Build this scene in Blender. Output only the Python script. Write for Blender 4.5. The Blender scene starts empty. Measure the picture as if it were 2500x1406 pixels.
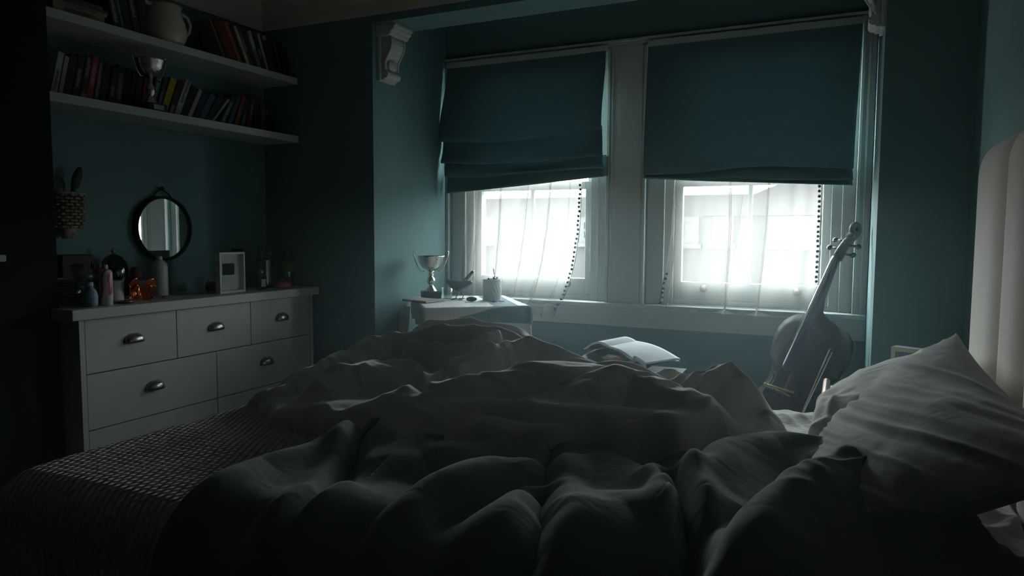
import bpy, math, random
import numpy as np
from mathutils import Vector, Matrix

S = bpy.context.scene
COL = S.collection
PI = math.pi
H0 = 1.15                                   # eye height; the room is measured from the floor up

# ------------------------------------------------------------------ camera
cam_d = bpy.data.cameras.new('camera'); cam = bpy.data.objects.new('camera', cam_d); COL.objects.link(cam)
cam_d.sensor_width = 36.0; cam_d.lens = 36.0 * 1718 / 2500; cam_d.clip_start = 0.02; cam_d.clip_end = 200
Rm = Matrix(((0.9049990722836103, -0.03724580035087, 0.42377993053237883),
             (0.425382742577862, 0.0672425529786676, -0.9025120283884572),
             (0.00511873839349564, 0.9970412175156723, 0.07669816876643627)))
cam.matrix_world = Matrix.Translation((0, 0, H0)) @ Rm.to_4x4()
S.camera = cam

# ------------------------------------------------------------------ world: bright overcast sky
W = bpy.data.worlds.new('sky'); S.world = W; W.use_nodes = True
nt = W.node_tree; nt.nodes.clear()
wo = nt.nodes.new('ShaderNodeOutputWorld'); bg = nt.nodes.new('ShaderNodeBackground')
tc = nt.nodes.new('ShaderNodeTexCoord'); sep = nt.nodes.new('ShaderNodeSeparateXYZ'); rmp = nt.nodes.new('ShaderNodeValToRGB')
nt.links.new(tc.outputs['Generated'], sep.inputs[0]); nt.links.new(sep.outputs['Z'], rmp.inputs[0])
rmp.color_ramp.elements[0].position = 0.0; rmp.color_ramp.elements[0].color = (0.83, 0.92, 0.94, 1)
rmp.color_ramp.elements[1].position = 0.7; rmp.color_ramp.elements[1].color = (0.68, 0.86, 0.90, 1)
az = nt.nodes.new('ShaderNodeValToRGB')                     # the sky is brightest towards the hidden sun, out to the left
az.color_ramp.elements[0].position = 0.12; az.color_ramp.elements[0].color = (1, 1, 1, 1)
az.color_ramp.elements[1].position = 0.75; az.color_ramp.elements[1].color = (0.30, 0.30, 0.30, 1)
e_ = az.color_ramp.elements.new(0.36); e_.color = (0.85, 0.85, 0.85, 1)
ax = nt.nodes.new('ShaderNodeMath'); ax.operation = 'MULTIPLY_ADD'; ax.inputs[1].default_value = 0.5; ax.inputs[2].default_value = 0.5
nt.links.new(sep.outputs['X'], ax.inputs[0]); nt.links.new(ax.outputs[0], az.inputs[0])
mx_ = nt.nodes.new('ShaderNodeMix'); mx_.data_type = 'RGBA'; mx_.blend_type = 'MULTIPLY'; mx_.inputs[0].default_value = 1.0
nt.links.new(rmp.outputs[0], mx_.inputs[6]); nt.links.new(az.outputs[0], mx_.inputs[7]); nt.links.new(mx_.outputs[2], bg.inputs['Color']); bg.inputs['Strength'].default_value = 64.0
nt.links.new(bg.outputs[0], wo.inputs['Surface'])

S.view_settings.view_transform = 'Standard'; S.view_settings.look = 'None'
S.view_settings.exposure = -0.1; S.view_settings.gamma = 1.0; S.view_settings.use_curve_mapping = False
cy = S.cycles
cy.max_bounces = 10; cy.diffuse_bounces = 5; cy.transparent_max_bounces = 12; cy.volume_bounces = 0
cy.glossy_bounces = 4; cy.transmission_bounces = 6; cy.caustics_reflective = False; cy.caustics_refractive = False
cy.sample_clamp_indirect = 3.0; cy.use_denoising = True
HAZE_DENSITY = 0.028

# ------------------------------------------------------------------ builders
class MB:
    """collects verts and faces; build() links them as ONE mesh object"""
    def __init__(s): s.v = []; s.f = []; s.sm = []; s.mi = []; s.cur = 0
    def add(s, vs, fs, smooth=False, M=None):
        b = len(s.v)
        for p in vs:
            p = Vector(p)
            s.v.append(tuple(M @ p) if M is not None else tuple(p))
        for f in fs: s.f.append(tuple(b + i for i in f)); s.sm.append(smooth); s.mi.append(s.cur)
        return s
    def box(s, x0, x1, y0, y1, z0, z1, M=None):
        v = [(x0,y0,z0),(x1,y0,z0),(x1,y1,z0),(x0,y1,z0),(x0,y0,z1),(x1,y0,z1),(x1,y1,z1),(x0,y1,z1)]
        return s.add(v, [(0,3,2,1),(4,5,6,7),(0,1,5,4),(1,2,6,5),(2,3,7,6),(3,0,4,7)], False, M)
    def prism(s, pts, a0, a1, axis='z', M=None, smooth=False):
        n = len(pts)
        def mk(p, a):
            if axis == 'z': return (p[0], p[1], a)
            if axis == 'y': return (p[0], a, p[1])
            return (a, p[0], p[1])
        v = [mk(p, a0) for p in pts] + [mk(p, a1) for p in pts]
        f = [(i, (i+1) % n, n + (i+1) % n, n + i) for i in range(n)]
        s.add(v, f, smooth, M); b = len(s.v) - 2*n
        s.f += [tuple(b+i for i in reversed(range(n))), tuple(b+n+i for i in range(n))]
        s.sm += [False, False]; s.mi += [s.cur, s.cur]
        return s
    def lathe(s, prof, seg=28, M=None, cx=0, cy=0, cz=0, smooth=True, sx=1, sy=1):
        v = []; f = []
        for r, z in prof:
            for k in range(seg):
                a = 2*PI*k/seg; v.append((cx + sx*r*math.cos(a), cy + sy*r*math.sin(a), cz + z))
        for i in range(len(prof)-1):
            for k in range(seg):
                k2 = (k+1) % seg; f.append((i*seg+k, i*seg+k2, (i+1)*seg+k2, (i+1)*seg+k))
        f.append(tuple(reversed(range(seg)))); f.append(tuple((len(prof)-1)*seg+k for k in range(seg)))
        return s.add(v, f, smooth, M)
    def tube(s, pts, r, seg=10, M=None, closed=False):
        pts = [Vector(p) for p in pts]; n = len(pts); v = []; f = []
        rr = r if isinstance(r, (list, tuple)) else [r]*n
        up = None
        for i in range(n):
            a = pts[(i-1) % n] if (closed or i > 0) else pts[i]; b = pts[(i+1) % n] if (closed or i < n-1) else pts[i]
            t = (b - a).normalized()
            if up is None:
                up = t.orthogonal().normalized()
            up = (up - t*up.dot(t)).normalized(); w = t.cross(up)
            for k in range(seg):
                an = 2*PI*k/seg; v.append(pts[i] + (up*math.cos(an) + w*math.sin(an))*rr[i])
        m = n if closed else n-1
        for i in range(m):
            j = (i+1) % n
            for k in range(seg):
                k2 = (k+1) % seg; f.append((i*seg+k, i*seg+k2, j*seg+k2, j*seg+k))
        if not closed: f += [tuple(reversed(range(seg))), tuple((n-1)*seg+k for k in range(seg))]
        return s.add(v, f, True, M)
    def ball(s, c, r, seg=14, ring=8, M=None):
        rx, ry, rz = r if isinstance(r, (list, tuple)) else (r, r, r)
        v = [(c[0], c[1], c[2]-rz)]; f = []
        for i in range(1, ring):
            ph = -PI/2 + PI*i/ring
            for k in range(seg):
                a = 2*PI*k/seg; v.append((c[0]+rx*math.cos(ph)*math.cos(a), c[1]+ry*math.cos(ph)*math.sin(a), c[2]+rz*math.sin(ph)))
        v.append((c[0], c[1], c[2]+rz)); T = len(v)-1
        for k in range(seg): f.append((0, 1+(k+1) % seg, 1+k)); f.append((T, T-seg+k, T-seg+(k+1) % seg))
        for i in range(ring-2):
            for k in range(seg):
                a = 1+i*seg; f.append((a+k, a+(k+1) % seg, a+seg+(k+1) % seg, a+seg+k))
        return s.add(v, f, True, M)
    def grid(s, A, closed_u=False):
        """A: array (n, m, 3)"""
        n, m = A.shape[:2]; f = []
        for i in range(n-1):
            for j in range(m if closed_u else m-1):
                j2 = (j+1) % m; f.append((i*m+j, i*m+j2, (i+1)*m+j2, (i+1)*m+j))
        b = len(s.v); s.v += [tuple(p) for p in A.reshape(-1, 3).tolist()]
        s.f += [tuple(b+i for i in q) for q in f]; s.sm += [True]*len(f); s.mi += [s.cur]*len(f)
        return s
    def build(s, name, mat, parent=None, bevel=0, solid=0, sub=0):
        me = bpy.data.meshes.new(name); me.from_pydata(s.v, [], s.f)
        me.polygons.foreach_set('use_smooth', s.sm)
        mats = mat if isinstance(mat, (list, tuple)) else [mat]
        for m in mats: me.materials.append(m)
        if len(mats) > 1: me.polygons.foreach_set('material_index', s.mi)
        me.update()
        o = bpy.data.objects.new(name, me); COL.objects.link(o)
        if parent is not None: o.parent = parent
        if solid:
            md = o.modifiers.new('s', 'SOLIDIFY'); md.thickness = solid; md.offset = -1
        if sub:
            md = o.modifiers.new('u', 'SUBSURF'); md.levels = sub; md.render_levels = sub
        if bevel:
            md = o.modifiers.new('b', 'BEVEL'); md.width = bevel; md.segments = 2; md.limit_method = 'ANGLE'; md.angle_limit = 0.7
        return o

def empty(name, loc=(0, 0, 0), rot=(0, 0, 0)):
    o = bpy.data.objects.new(name, None); COL.objects.link(o); o.location = loc; o.rotation_euler = rot; o.empty_display_size = 0.05
    return o
def tag(o, label, cat, group=None, kind=None):
    o['label'] = label; o['category'] = cat
    if group: o['group'] = group
    if kind: o['kind'] = kind
    return o
def struct(o):
    o['kind'] = 'structure'; return o
def move(o, loc=(0, 0, 0), rot=(0, 0, 0)):
    o.location = loc; o.rotation_euler = rot; return o
def copy_tree(o, parent=None):
    c = o.copy(); COL.objects.link(c)
    if parent is not None: c.parent = parent
    for ch in [x for x in o.children]: copy_tree(ch, c)
    return c

def mat(name, col, rough=0.6, metal=0.0, var=0.06, scale=12.0, bump=0.0, bscale=60.0, spec=0.5, coat=0.0, sheen=0.0, trans=0.0, ior=1.45, col2=None, stretch=None, emit=None):
    m = bpy.data.materials.new(name); m.use_nodes = True; n = m.node_tree; b = n.nodes['Principled BSDF']
    t = n.nodes.new('ShaderNodeTexCoord'); no = n.nodes.new('ShaderNodeTexNoise'); no.inputs['Scale'].default_value = scale; no.inputs['Detail'].default_value = 4
    src = t.outputs['Object']
    if stretch:
        mp = n.nodes.new('ShaderNodeMapping'); mp.inputs['Scale'].default_value = stretch; n.links.new(src, mp.inputs[0]); src = mp.outputs[0]
    n.links.new(src, no.inputs['Vector'])
    r = n.nodes.new('ShaderNodeValToRGB'); c2 = col2 if col2 else tuple(max(0, c*(1-var*2)) for c in col)
    r.color_ramp.elements[0].color = (*c2, 1); r.color_ramp.elements[1].color = (*col, 1)
    r.color_ramp.elements[0].position = 0.35; r.color_ramp.elements[1].position = 0.65
    n.links.new(no.outputs['Fac'], r.inputs[0]); n.links.new(r.outputs[0], b.inputs['Base Color'])
    b.inputs['Roughness'].default_value = rough; b.inputs['Metallic'].default_value = metal; b.inputs['Specular IOR Level'].default_value = spec
    b.inputs['Coat Weight'].default_value = coat; b.inputs['IOR'].default_value = ior; b.inputs['Transmission Weight'].default_value = trans
    b.inputs['Sheen Weight'].default_value = sheen
    if bump:
        n2 = n.nodes.new('ShaderNodeTexNoise'); n2.inputs['Scale'].default_value = bscale; n2.inputs['Detail'].default_value = 3
        n.links.new(src, n2.inputs['Vector'])
        bp = n.nodes.new('ShaderNodeBump'); bp.inputs['Strength'].default_value = bump; bp.inputs['Distance'].default_value = 0.01
        n.links.new(n2.outputs['Fac'], bp.inputs['Height']); n.links.new(bp.outputs[0], b.inputs['Normal'])
    return m

def clear_glass(name, tint=(0.95, 0.98, 0.97), gloss=0.06, rough=0.02):
    """thin pane: mostly see-through with a faint reflection"""
    m = bpy.data.materials.new(name); m.use_nodes = True; n = m.node_tree; n.nodes.clear()
    o = n.nodes.new('ShaderNodeOutputMaterial'); t = n.nodes.new('ShaderNodeBsdfTransparent'); g = n.nodes.new('ShaderNodeBsdfGlossy'); x = n.nodes.new('ShaderNodeMixShader')
    t.inputs[0].default_value = (*tint, 1); g.inputs['Roughness'].default_value = rough; x.inputs[0].default_value = gloss
    n.links.new(t.outputs[0], x.inputs[1]); n.links.new(g.outputs[0], x.inputs[2]); n.links.new(x.outputs[0], o.inputs[0])
    return m

M = {}
M['wall'] = mat('teal_wall_paint', (0.15, 0.262, 0.268), 0.75, var=0.03, scale=3, bump=0.02, bscale=120, spec=0.3)
M['white'] = mat('white_wood_paint', (0.58, 0.59, 0.55), 0.45, var=0.02, scale=4, bump=0.01, bscale=40, spec=0.4)
M['plaster'] = mat('ceiling_plaster', (0.62, 0.58, 0.52), 0.85, var=0.05, scale=2.5, bump=0.05, bscale=30)
M['chim'] = mat('charcoal_chimney_paint', (0.016, 0.019, 0.023), 0.85, var=0.1, scale=5, bump=0.1, bscale=25, spec=0.2)
M['floor'] = mat('pale_carpet', (0.20, 0.19, 0.175), 0.95, var=0.06, scale=60, bump=0.3, bscale=300)
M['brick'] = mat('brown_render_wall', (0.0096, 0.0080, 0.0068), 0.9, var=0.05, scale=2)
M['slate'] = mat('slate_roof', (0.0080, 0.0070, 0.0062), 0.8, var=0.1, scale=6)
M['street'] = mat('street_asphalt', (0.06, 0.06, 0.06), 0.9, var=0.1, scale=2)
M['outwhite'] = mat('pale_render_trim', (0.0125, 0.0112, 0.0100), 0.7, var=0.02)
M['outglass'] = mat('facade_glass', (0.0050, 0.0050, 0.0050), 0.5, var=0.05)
M['glass'] = clear_glass('window_glass', (0.97, 0.985, 0.98), 0.05)
M['shelf'] = M['white']

def fabric(name, col, weave=700, bump=0.25, trans=0.0, var=0.05, wr=0.0, wrs=14, rough=0.9, sheen=0.15):
    m = bpy.data.materials.new(name); m.use_nodes = True; n = m.node_tree; b = n.nodes['Principled BSDF']
    t = n.nodes.new('ShaderNodeTexCoord')
    no = n.nodes.new('ShaderNodeTexNoise'); no.inputs['Scale'].default_value = 22; n.links.new(t.outputs['Object'], no.inputs['Vector'])
    r = n.nodes.new('ShaderNodeValToRGB'); r.color_ramp.elements[0].color = (*[c*(1-2*var) for c in col], 1); r.color_ramp.elements[1].color = (*col, 1)
    n.links.new(no.outputs['Fac'], r.inputs[0]); n.links.new(r.outputs[0], b.inputs['Base Color'])
    b.inputs['Roughness'].default_value = rough; b.inputs['Specular IOR Level'].default_value = 0.15; b.inputs['Sheen Weight'].default_value = sheen
    w = n.nodes.new('ShaderNodeTexNoise'); w.inputs['Scale'].default_value = weave; w.inputs['Detail'].default_value = 2; n.links.new(t.outputs['Object'], w.inputs['Vector'])
    bp = n.nodes.new('ShaderNodeBump'); bp.inputs['Strength'].default_value = bump; bp.inputs['Distance'].default_value = 0.002; n.links.new(w.outputs['Fac'], bp.inputs['Height'])
    last = bp
    if wr:
        w2 = n.nodes.new('ShaderNodeTexNoise'); w2.inputs['Scale'].default_value = wrs; w2.inputs['Detail'].default_value = 5; w2.inputs['Distortion'].default_value = 1.2
        n.links.new(t.outputs['Object'], w2.inputs['Vector'])
        b2 = n.nodes.new('ShaderNodeBump'); b2.inputs['Strength'].default_value = wr; b2.inputs['Distance'].default_value = 0.02
        n.links.new(w2.outputs['Fac'], b2.inputs['Height']); n.links.new(bp.outputs[0], b2.inputs['Normal']); last = b2
    n.links.new(last.outputs[0], b.inputs['Normal'])
    if trans:
        o = n.nodes['Material Output']; tr = n.nodes.new('ShaderNodeBsdfTranslucent'); x = n.nodes.new('ShaderNodeMixShader')
        n.links.new(r.outputs[0], tr.inputs[0]); n.links.new(last.outputs[0], tr.inputs['Normal']); x.inputs[0].default_value = trans
        n.links.new(b.outputs[0], x.inputs[1]); n.links.new(tr.outputs[0], x.inputs[2]); n.links.new(x.outputs[0], o.inputs[0])
    return m
M['blind'] = fabric('teal_blind_linen', (0.155, 0.25, 0.265), trans=0.14, var=0.05, wr=0.15)
M['duvet'] = fabric('grey_white_duvet_cotton', (0.70, 0.68, 0.63), wr=0.22, wrs=9, trans=0.03, sheen=1.0)
M['duvet2'] = fabric('slate_grey_duvet_cotton', (0.175, 0.19, 0.195), wr=0.3, wrs=9, trans=0.04, sheen=0.2)
M['chestwhite'] = mat('chest_cream_paint', (0.52, 0.53, 0.49), 0.42, var=0.02, scale=4, bump=0.01, bscale=40, spec=0.4)
M['sheet'] = fabric('white_sheet_cotton', (0.68, 0.67, 0.63), wr=0.4, wrs=14)
M['pillow'] = fabric('grey_linen_pillowcase', (0.52, 0.53, 0.51), wr=0.2, wrs=12)
M['pillow_w'] = fabric('white_pillowcase', (0.74, 0.72, 0.67), wr=0.3, wrs=10)
M['headboard'] = fabric('oatmeal_headboard_fabric', (0.72, 0.66, 0.61), weave=350, bump=0.5)

def sheer_mat():
    m = bpy.data.materials.new('white_sheer_voile'); m.use_nodes = True; n = m.node_tree; n.nodes.clear()
    o = n.nodes.new('ShaderNodeOutputMaterial'); t = n.nodes.new('ShaderNodeBsdfTransparent'); tl = n.nodes.new('ShaderNodeBsdfTranslucent')
    d = n.nodes.new('ShaderNodeBsdfDiffuse'); x = n.nodes.new('ShaderNodeMixShader'); y = n.nodes.new('ShaderNodeMixShader')
    tl.inputs[0].default_value = (0.27, 0.236, 0.222, 1); d.inputs[0].default_value = (0.80, 0.78, 0.76, 1)
    lw = n.nodes.new('ShaderNodeLayerWeight'); lw.inputs['Blend'].default_value = 0.35
    mr = n.nodes.new('ShaderNodeMapRange'); mr.inputs['To Min'].default_value = 0.40; mr.inputs['To Max'].default_value = 0.85
    n.links.new(lw.outputs['Facing'], mr.inputs['Value'])
    x.inputs[0].default_value = 0.28; n.links.new(tl.outputs[0], x.inputs[1]); n.links.new(d.outputs[0], x.inputs[2])
    n.links.new(mr.outputs[0], y.inputs[0]); n.links.new(t.outputs[0], y.inputs[1]); n.links.new(x.outputs[0], y.inputs[2]); n.links.new(y.outputs[0], o.inputs[0])
    return m
M['sheer'] = sheer_mat()

# ------------------------------------------------------------------ room shell
XL, XR = -3.10, 0.43          # left (alcove) wall, right (bed head) wall
Y1, YW, YB = 3.17, 3.95, -1.9  # bay wall plane, window wall plane, wall behind the viewer
BX0, BX1 = -2.322, 0.118      # the bay opening
ZC = 2.57; ZP = H0 + 1.178    # ceiling; underside of the coving
BM0, BM1 = H0+1.118, 3.39

struct(MB().box(XL-0.3, XR+0.3, YB-0.2, YW+0.3, -0.12, 0).build('floor', M['floor']))
struct(MB().box(XL-0.3, XR+0.3, YB-0.2, YW+0.3, ZC, ZC+0.15).build('ceiling', M['plaster']))
struct(MB().box(XL-0.3, XL, YB-0.2, YW+0.3, 0, ZC).build('wall_left', M['wall']))
struct(MB().box(XR, XR+0.3, YB-0.2, YW+0.3, 0, ZC).build('wall_right', M['wall']))
struct(MB().box(XL, XR, YB-0.2, YB, 0, ZC).build('wall_back', mat('pale_teal_paint', (0.12, 0.15, 0.15), 0.8)))
struct(MB().box(XL, BX0, Y1, YW+0.3, 0, ZC).build('wall_bay_left_pier', M['wall']))
struct(MB().box(BX1, XR, Y1, YW+0.3, 0, ZC).build('wall_bay_right_pier', M['wall']))
struct(MB().box(BX0, BX1, Y1, BM1, BM0, ZC).build('wall_bay_beam', M['wall']))
# window wall with two openings
W1 = (-2.300, -1.250); W2 = (-1.020, 0.050); WZ0 = H0-0.420; WZ1 = H0+1.070
wb = MB()
wb.box(BX0, BX1, YW, YW+0.26, 0, WZ0-0.002).box(BX0, BX1, YW, YW+0.26, WZ1, ZC)
wb.box(BX0, W1[0], YW, YW+0.26, WZ0, WZ1).box(W1[1], W2[0], YW, YW+0.26, WZ0, WZ1).box(W2[1], BX1, YW, YW+0.26, WZ0, WZ1)
struct(wb.build('wall_window', M['wall']))
CH0, CH1, CHX = -0.35, 1.764, -2.828
struct(MB().box(XL, CHX, CH0, CH1, 0, ZC).build('wall_chimney_breast', M['chim']))

def cove(name, ax, fixed, sgn, a0, a1):
    """plaster coving: quarter-hollow profile between wall and ceiling"""
    R = 0.22; pts = [(0, ZP-0.02), (0.012, ZP-0.02), (0.016, ZP)]
    for k in range(9):
        a = k/8*PI/2; pts.append((0.016 + R*(1-math.cos(a)), ZP + (ZC-ZP-0.015)*math.sin(a)))
    pts += [(0.016+R+0.02, ZC-0.015), (0.016+R+0.02, ZC), (0, ZC)]
    P = [(fixed + sgn*p[0], p[1]) for p in pts]
    mb = MB()
    if ax == 'x': mb.prism(P, a0, a1, 'x')     # runs along x, profile in (y, z)
    else: mb.prism(P, a0, a1, 'y')             # runs along y, profile in (x, z)
    return struct(mb.build(name, M['plaster']))
cove('trim_1', 'x', Y1, -1, XL, XR)
cove('trim_2', 'y', XL, 1, CH1, Y1)
cove('trim_3', 'y', CHX, 1, CH0, CH1)
cove('trim_4', 'y', XR, -1, YB, Y1)

def skirting(name, x0, x1, y0, y1): return struct(MB().box(x0, x1, y0, y1, 0, 0.15).build(name, M['white'], bevel=0.004))
skirting('baseboard_left', XL, XL+0.018, CH1, Y1); skirting('baseboard_bay', BX0, BX1, YW-0.018, YW)
skirting('baseboard_right', XR-0.018, XR, YB, Y1); skirting('baseboard_chimney', CHX, CHX+0.018, 1.60, CH1)
skirting('baseboard_pier', XL, BX0, Y1-0.018, Y1); skirting('baseboard_pier_right', BX1, XR, Y1-0.018, Y1)

# ------------------------------------------------------------------ windows
def casing(name):
    mb = MB(); y = YW
    mb.box(BX0+0.002, BX1-0.002, y-0.018, y, WZ1-0.004, WZ1+0.022)               # head board
    mb.box(BX0+0.002, BX1-0.002, y-0.030, y, WZ1+0.010, WZ1+0.024)
    # pilaster between the windows, with its beads
    x0, x1 = W1[1], W2[0]
    mb.box(x0, x1, y-0.012, y, WZ0, WZ1-0.004)
    mb.box(x0, x0+0.018, y-0.026, y-0.012, WZ0+0.02, WZ1-0.02); mb.box(x0+0.026, x0+0.036, y-0.022, y-0.012, WZ0+0.02, WZ1-0.02)
    mb.box(x1-0.018, x1, y-0.026, y-0.012, WZ0+0.02, WZ1-0.02); mb.box(x1-0.036, x1-0.026, y-0.022, y-0.012, WZ0+0.02, WZ1-0.02)
    # right jamb casing
    mb.box(W2[1], BX1-0.002, y-0.012, y, WZ0, WZ1-0.004); mb.box(W2[1], W2[1]+0.014, y-0.026, y-0.012, WZ0+0.02, WZ1-0.02)
    mb.box(W2[1]+0.030, W2[1]+0.042, y-0.022, y-0.012, WZ0+0.02, WZ1-0.02)
    mb.box(BX0+0.002, W1[0], y-0.014, y, WZ0, WZ1-0.004)
    return struct(mb.build(name, M['white'], bevel=0.003))
casing('window_casing')
sb = MB().box(BX0+0.002, BX1-0.002, YW-0.045, YW+0.07, H0-0.424, H0-0.396)
struct(sb.build('window_sill', M['white'], bevel=0.006))
struct(MB().box(BX0+0.002, BX1-0.002, YW-0.022, YW, H0-0.532, H0-0.424).build('window_apron', M['white'], bevel=0.004))

def window(n, x0, x1, s0, s1):
    root = struct(empty('window_%d' % n, ((x0+x1)/2, YW, WZ0)))
    inv = Matrix.Translation(-root.location)
    za, zb = H0-0.396, WZ1
    f = MB()
    # box frame: two steps inwards
    for (a, b, yy0, yy1) in ((x0+0.0, s0-0.055, YW+0.03, YW+0.22), (s1+0.055, x1, YW+0.03, YW+0.22)):
        f.box(a, b, yy0, yy1, za, zb, inv)
    f.box(s0-0.055, s0, YW+0.05, YW+0.22, za, zb, inv); f.box(s1, s1+0.055, YW+0.05, YW+0.22, za, zb, inv)
    f.box(s0-0.060, s0-0.050, YW+0.024, YW+0.06, za, zb, inv); f.box(s1+0.050, s1+0.060, YW+0.024, YW+0.06, za, zb, inv)
    f.box(x0, x1, YW+0.05, YW+0.22, zb-0.04, zb+0.002, inv)
    f.box(x0, x1, YW+0.065, YW+0.24, za-0.02, za+0.03, inv)
    f.build('window_frame', M['white'], root, bevel=0.003)
    # lower sash (near), upper sash (far)
    def sash(y0, y1, z0, z1, bot, top):
        s_ = MB(); st = 0.042; xm = (s0+s1)/2
        s_.box(s0+0.001, s0+st, y0, y1, z0, z1, inv).box(s1-st, s1-0.001, y0, y1, z0, z1, inv)
        s_.box(s0+st, s1-st, y0, y1, z0, z0+bot, inv).box(s0+st, s1-st, y0, y1, z1-top, z1, inv)
        s_.box(xm-0.011, xm+0.011, y0+0.008, y1-0.008, z0+bot, z1-top, inv)
        so = s_.build('sash', M['white'], root, bevel=0.003)
        MB().box(s0+st-0.004, s1-st+0.004, (y0+y1)/2-0.002, (y0+y1)/2+0.002, z0+bot-0.004, z1-top+0.004, inv).build('pane', M['glass'], so)
        return so
    lo = sash(YW+0.075, YW+0.115, za+0.03, H0+0.315, 0.10, 0.045)
    sash(YW+0.120, YW+0.160, H0+0.275, zb-0.04, 0.045, 0.05)
    for xx in (s0+0.17, s1-0.15):
        k = MB(); k.lathe([(0.022, 0), (0.022, 0.006), (0.008, 0.010), (0.007, 0.022), (0.013, 0.028), (0.011, 0.036), (0.0, 0.037)], 16, inv @ Matrix.Translation((xx, YW+0.074, H0-0.300)) @ Matrix.Rotation(PI/2, 4, 'X'))
        k.build('sash_lift', mat_brass, lo)
    return root
mat_brass = mat('dull_brass', (0.20, 0.16, 0.10), 0.35, 0.9)
M['brass'] = mat_brass
window(1, W1[0], W1[1], -2.150, -1.365)
window(2, W2[0], W2[1], -0.870, -0.062)

# daylight enters through the two openings: portals help the sampler find them
for nm, (a, b) in (('daylight_portal_left', W1), ('daylight_portal_right', W2)):
    ld = bpy.data.lights.new(nm, 'AREA'); ld.shape = 'RECTANGLE'; ld.size = b-a-0.02; ld.size_y = WZ1-WZ0-0.02
    ld.cycles.is_portal = True
    lo = bpy.data.objects.new(nm, ld); COL.objects.link(lo); lo.location = ((a+b)/2, YW+0.24, (WZ0+WZ1)/2); lo.rotation_euler = (-PI/2, 0, 0)

# ------------------------------------------------------------------ the street outside
struct(MB().box(-40, 40, 4.6, 60, -3.3, -3.2).build('ground', M['street']))
hb = empty('terraced_house', (-2.5, 14.0, -3.2))
tag(hb, 'pale rendered house across the street with white framed windows', 'house')
HE = 5.12                                                       # eaves above the street
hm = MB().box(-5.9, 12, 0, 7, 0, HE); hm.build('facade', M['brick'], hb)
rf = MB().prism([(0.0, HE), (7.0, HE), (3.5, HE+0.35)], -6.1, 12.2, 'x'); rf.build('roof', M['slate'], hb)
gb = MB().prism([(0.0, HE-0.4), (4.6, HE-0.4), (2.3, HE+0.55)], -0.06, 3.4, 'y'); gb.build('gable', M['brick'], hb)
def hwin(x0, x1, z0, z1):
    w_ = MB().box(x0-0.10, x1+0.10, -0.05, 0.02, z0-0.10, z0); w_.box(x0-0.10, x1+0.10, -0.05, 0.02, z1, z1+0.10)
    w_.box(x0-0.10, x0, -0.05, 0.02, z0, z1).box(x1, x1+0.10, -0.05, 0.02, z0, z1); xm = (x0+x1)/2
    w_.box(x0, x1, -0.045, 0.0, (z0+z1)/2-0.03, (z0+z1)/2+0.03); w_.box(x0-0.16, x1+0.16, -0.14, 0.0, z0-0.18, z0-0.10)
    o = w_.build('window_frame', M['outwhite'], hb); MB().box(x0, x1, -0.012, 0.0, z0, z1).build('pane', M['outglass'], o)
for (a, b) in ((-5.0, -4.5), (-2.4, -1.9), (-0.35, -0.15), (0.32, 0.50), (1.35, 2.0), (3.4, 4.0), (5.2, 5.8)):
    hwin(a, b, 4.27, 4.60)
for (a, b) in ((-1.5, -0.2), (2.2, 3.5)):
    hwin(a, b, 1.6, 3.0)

# ------------------------------------------------------------------ roman blinds
def interp(tab, x):
    xs = [t[0] for t in tab]; ys = [t[1] for t in tab]
    return np.interp(x, xs, ys)
def smooth_interp(tab, x):
    """monotone-ish smoothed piecewise curve"""
    x = np.asarray(x, float); w = (tab[-1][0]-tab[0][0])*0.05
    return (interp(tab, x) + interp(tab, x-w) + interp(tab, x+w) + interp(tab, x-w/2) + interp(tab, x+w/2))/5

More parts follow.
